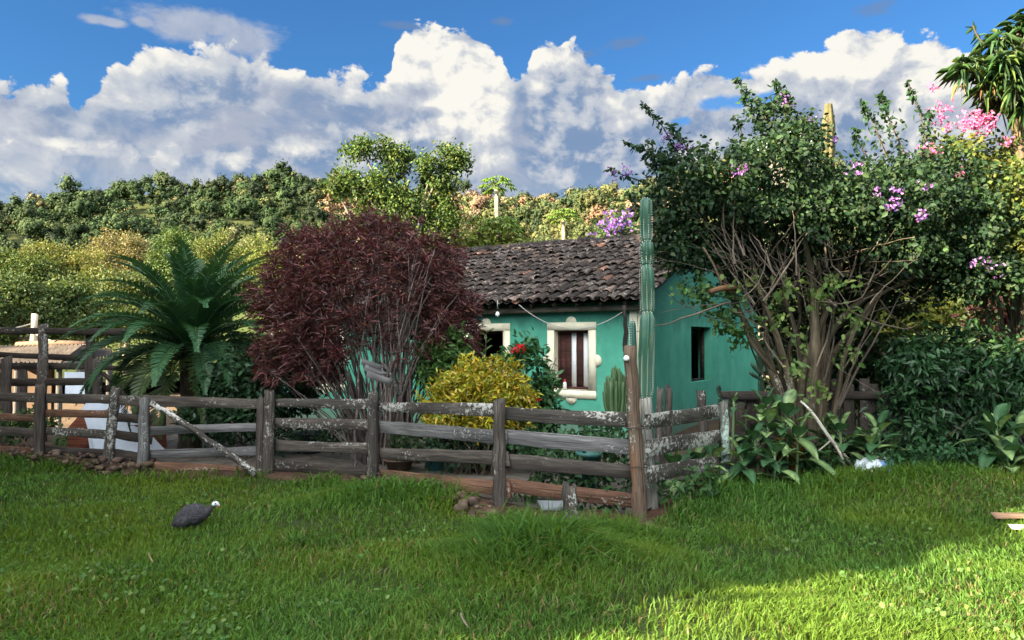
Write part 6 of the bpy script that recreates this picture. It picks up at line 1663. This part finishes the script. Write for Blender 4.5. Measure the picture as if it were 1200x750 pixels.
alpha = MX('MULTIPLY', alpha, MX('MULTIPLY_ADD', gpa, -.92, 1.))
# only in front half of the sky
EXPO = 2.85
K = 1.0 / SKY_STR / 2 ** EXPO
def lin(r, g, b): return tuple(((v / 255 + .055) / 1.055) ** 2.4 if v > 10 else v / 3294 for v in (r, g, b))
def mul(c, k): return tuple(v * k for v in c)
lowv = sstep(Vv, .26, .12)
greyc = mixc(nt, lowv, mul(lin(128, 154, 190), K), mul(lin(150, 178, 208), K))
greyc = mixc(nt, sstep(noise2(comb(U, MX('MULTIPLY', Vv, 1.4), 0), 7.5, 6, .62, .4), .38, .66), greyc, mixc(nt, lowv, mul(lin(176, 184, 202), K), mul(lin(182, 198, 216), K)))
c1 = mixc(nt, sstep(lit, .0, .48), greyc, mul(lin(200, 206, 216), K))
c2 = mixc(nt, sstep(lit, .42, .95), c1, mul(lin(252, 249, 240), K))
skyc = mixc(nt, 1.0, sky.outputs[0], (.055, .113, .174), 'MULTIPLY')
out = mixc(nt, ga, skyc, mul(lin(120, 142, 176), K))
out = mixc(nt, MX('MULTIPLY', wa, .92), out, mixc(nt, MX('ADD', .35, MX('MULTIPLY', slope, 9.), None, True), mul(lin(150, 166, 196), K), mul(lin(214, 218, 226), K)))
out = mixc(nt, alpha, out, c2)
# unseen broken cloud added overhead and behind the camera as bright fill light
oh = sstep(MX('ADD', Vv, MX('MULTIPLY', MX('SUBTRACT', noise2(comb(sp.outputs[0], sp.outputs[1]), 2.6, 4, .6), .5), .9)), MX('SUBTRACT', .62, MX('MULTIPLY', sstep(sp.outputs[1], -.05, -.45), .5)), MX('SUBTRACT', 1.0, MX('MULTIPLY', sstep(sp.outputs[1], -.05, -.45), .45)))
bk = sstep(MX('ADD', MX('MULTIPLY', sp.outputs[0], -.55), MX('MULTIPLY', sp.outputs[1], -.83)), -.05, .85)  # added cloud is brightest on the side the front wall faces
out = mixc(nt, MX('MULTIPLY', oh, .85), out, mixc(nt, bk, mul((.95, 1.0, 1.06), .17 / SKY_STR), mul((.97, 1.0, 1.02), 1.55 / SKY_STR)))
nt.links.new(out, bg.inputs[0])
world.cycles.sampling_method = 'MANUAL'; world.cycles.sample_map_resolution = 1024

cam = bpy.data.cameras.new('camera'); cam.sensor_width = 36; cam.lens = FPX / 1200 * 36; cam.clip_end = 6000; cam.clip_start = .05
co = bpy.data.objects.new('camera', cam); COL.objects.link(co); co.location = (0, 0, CAM_Z); co.rotation_euler = (PI / 2 + PITCH, 0, 0)
scene.camera = co
scene.view_settings.view_transform = 'Standard'; scene.view_settings.look = 'None'; scene.view_settings.gamma = 1; scene.view_settings.use_curve_mapping = False
scene.view_settings.exposure = EXPO
cy_ = scene.cycles
cy_.max_bounces = 6; cy_.diffuse_bounces = 3; cy_.transmission_bounces = 4; cy_.glossy_bounces = 2; cy_.transparent_max_bounces = 4
cy_.use_denoising = True; cy_.denoiser = 'OPENIMAGEDENOISE'; cy_.sample_clamp_indirect = 6
cy_.caustics_reflective = False; cy_.caustics_refractive = False
for o in bpy.data.objects:
    if '_o' in o.keys(): del o['_o']
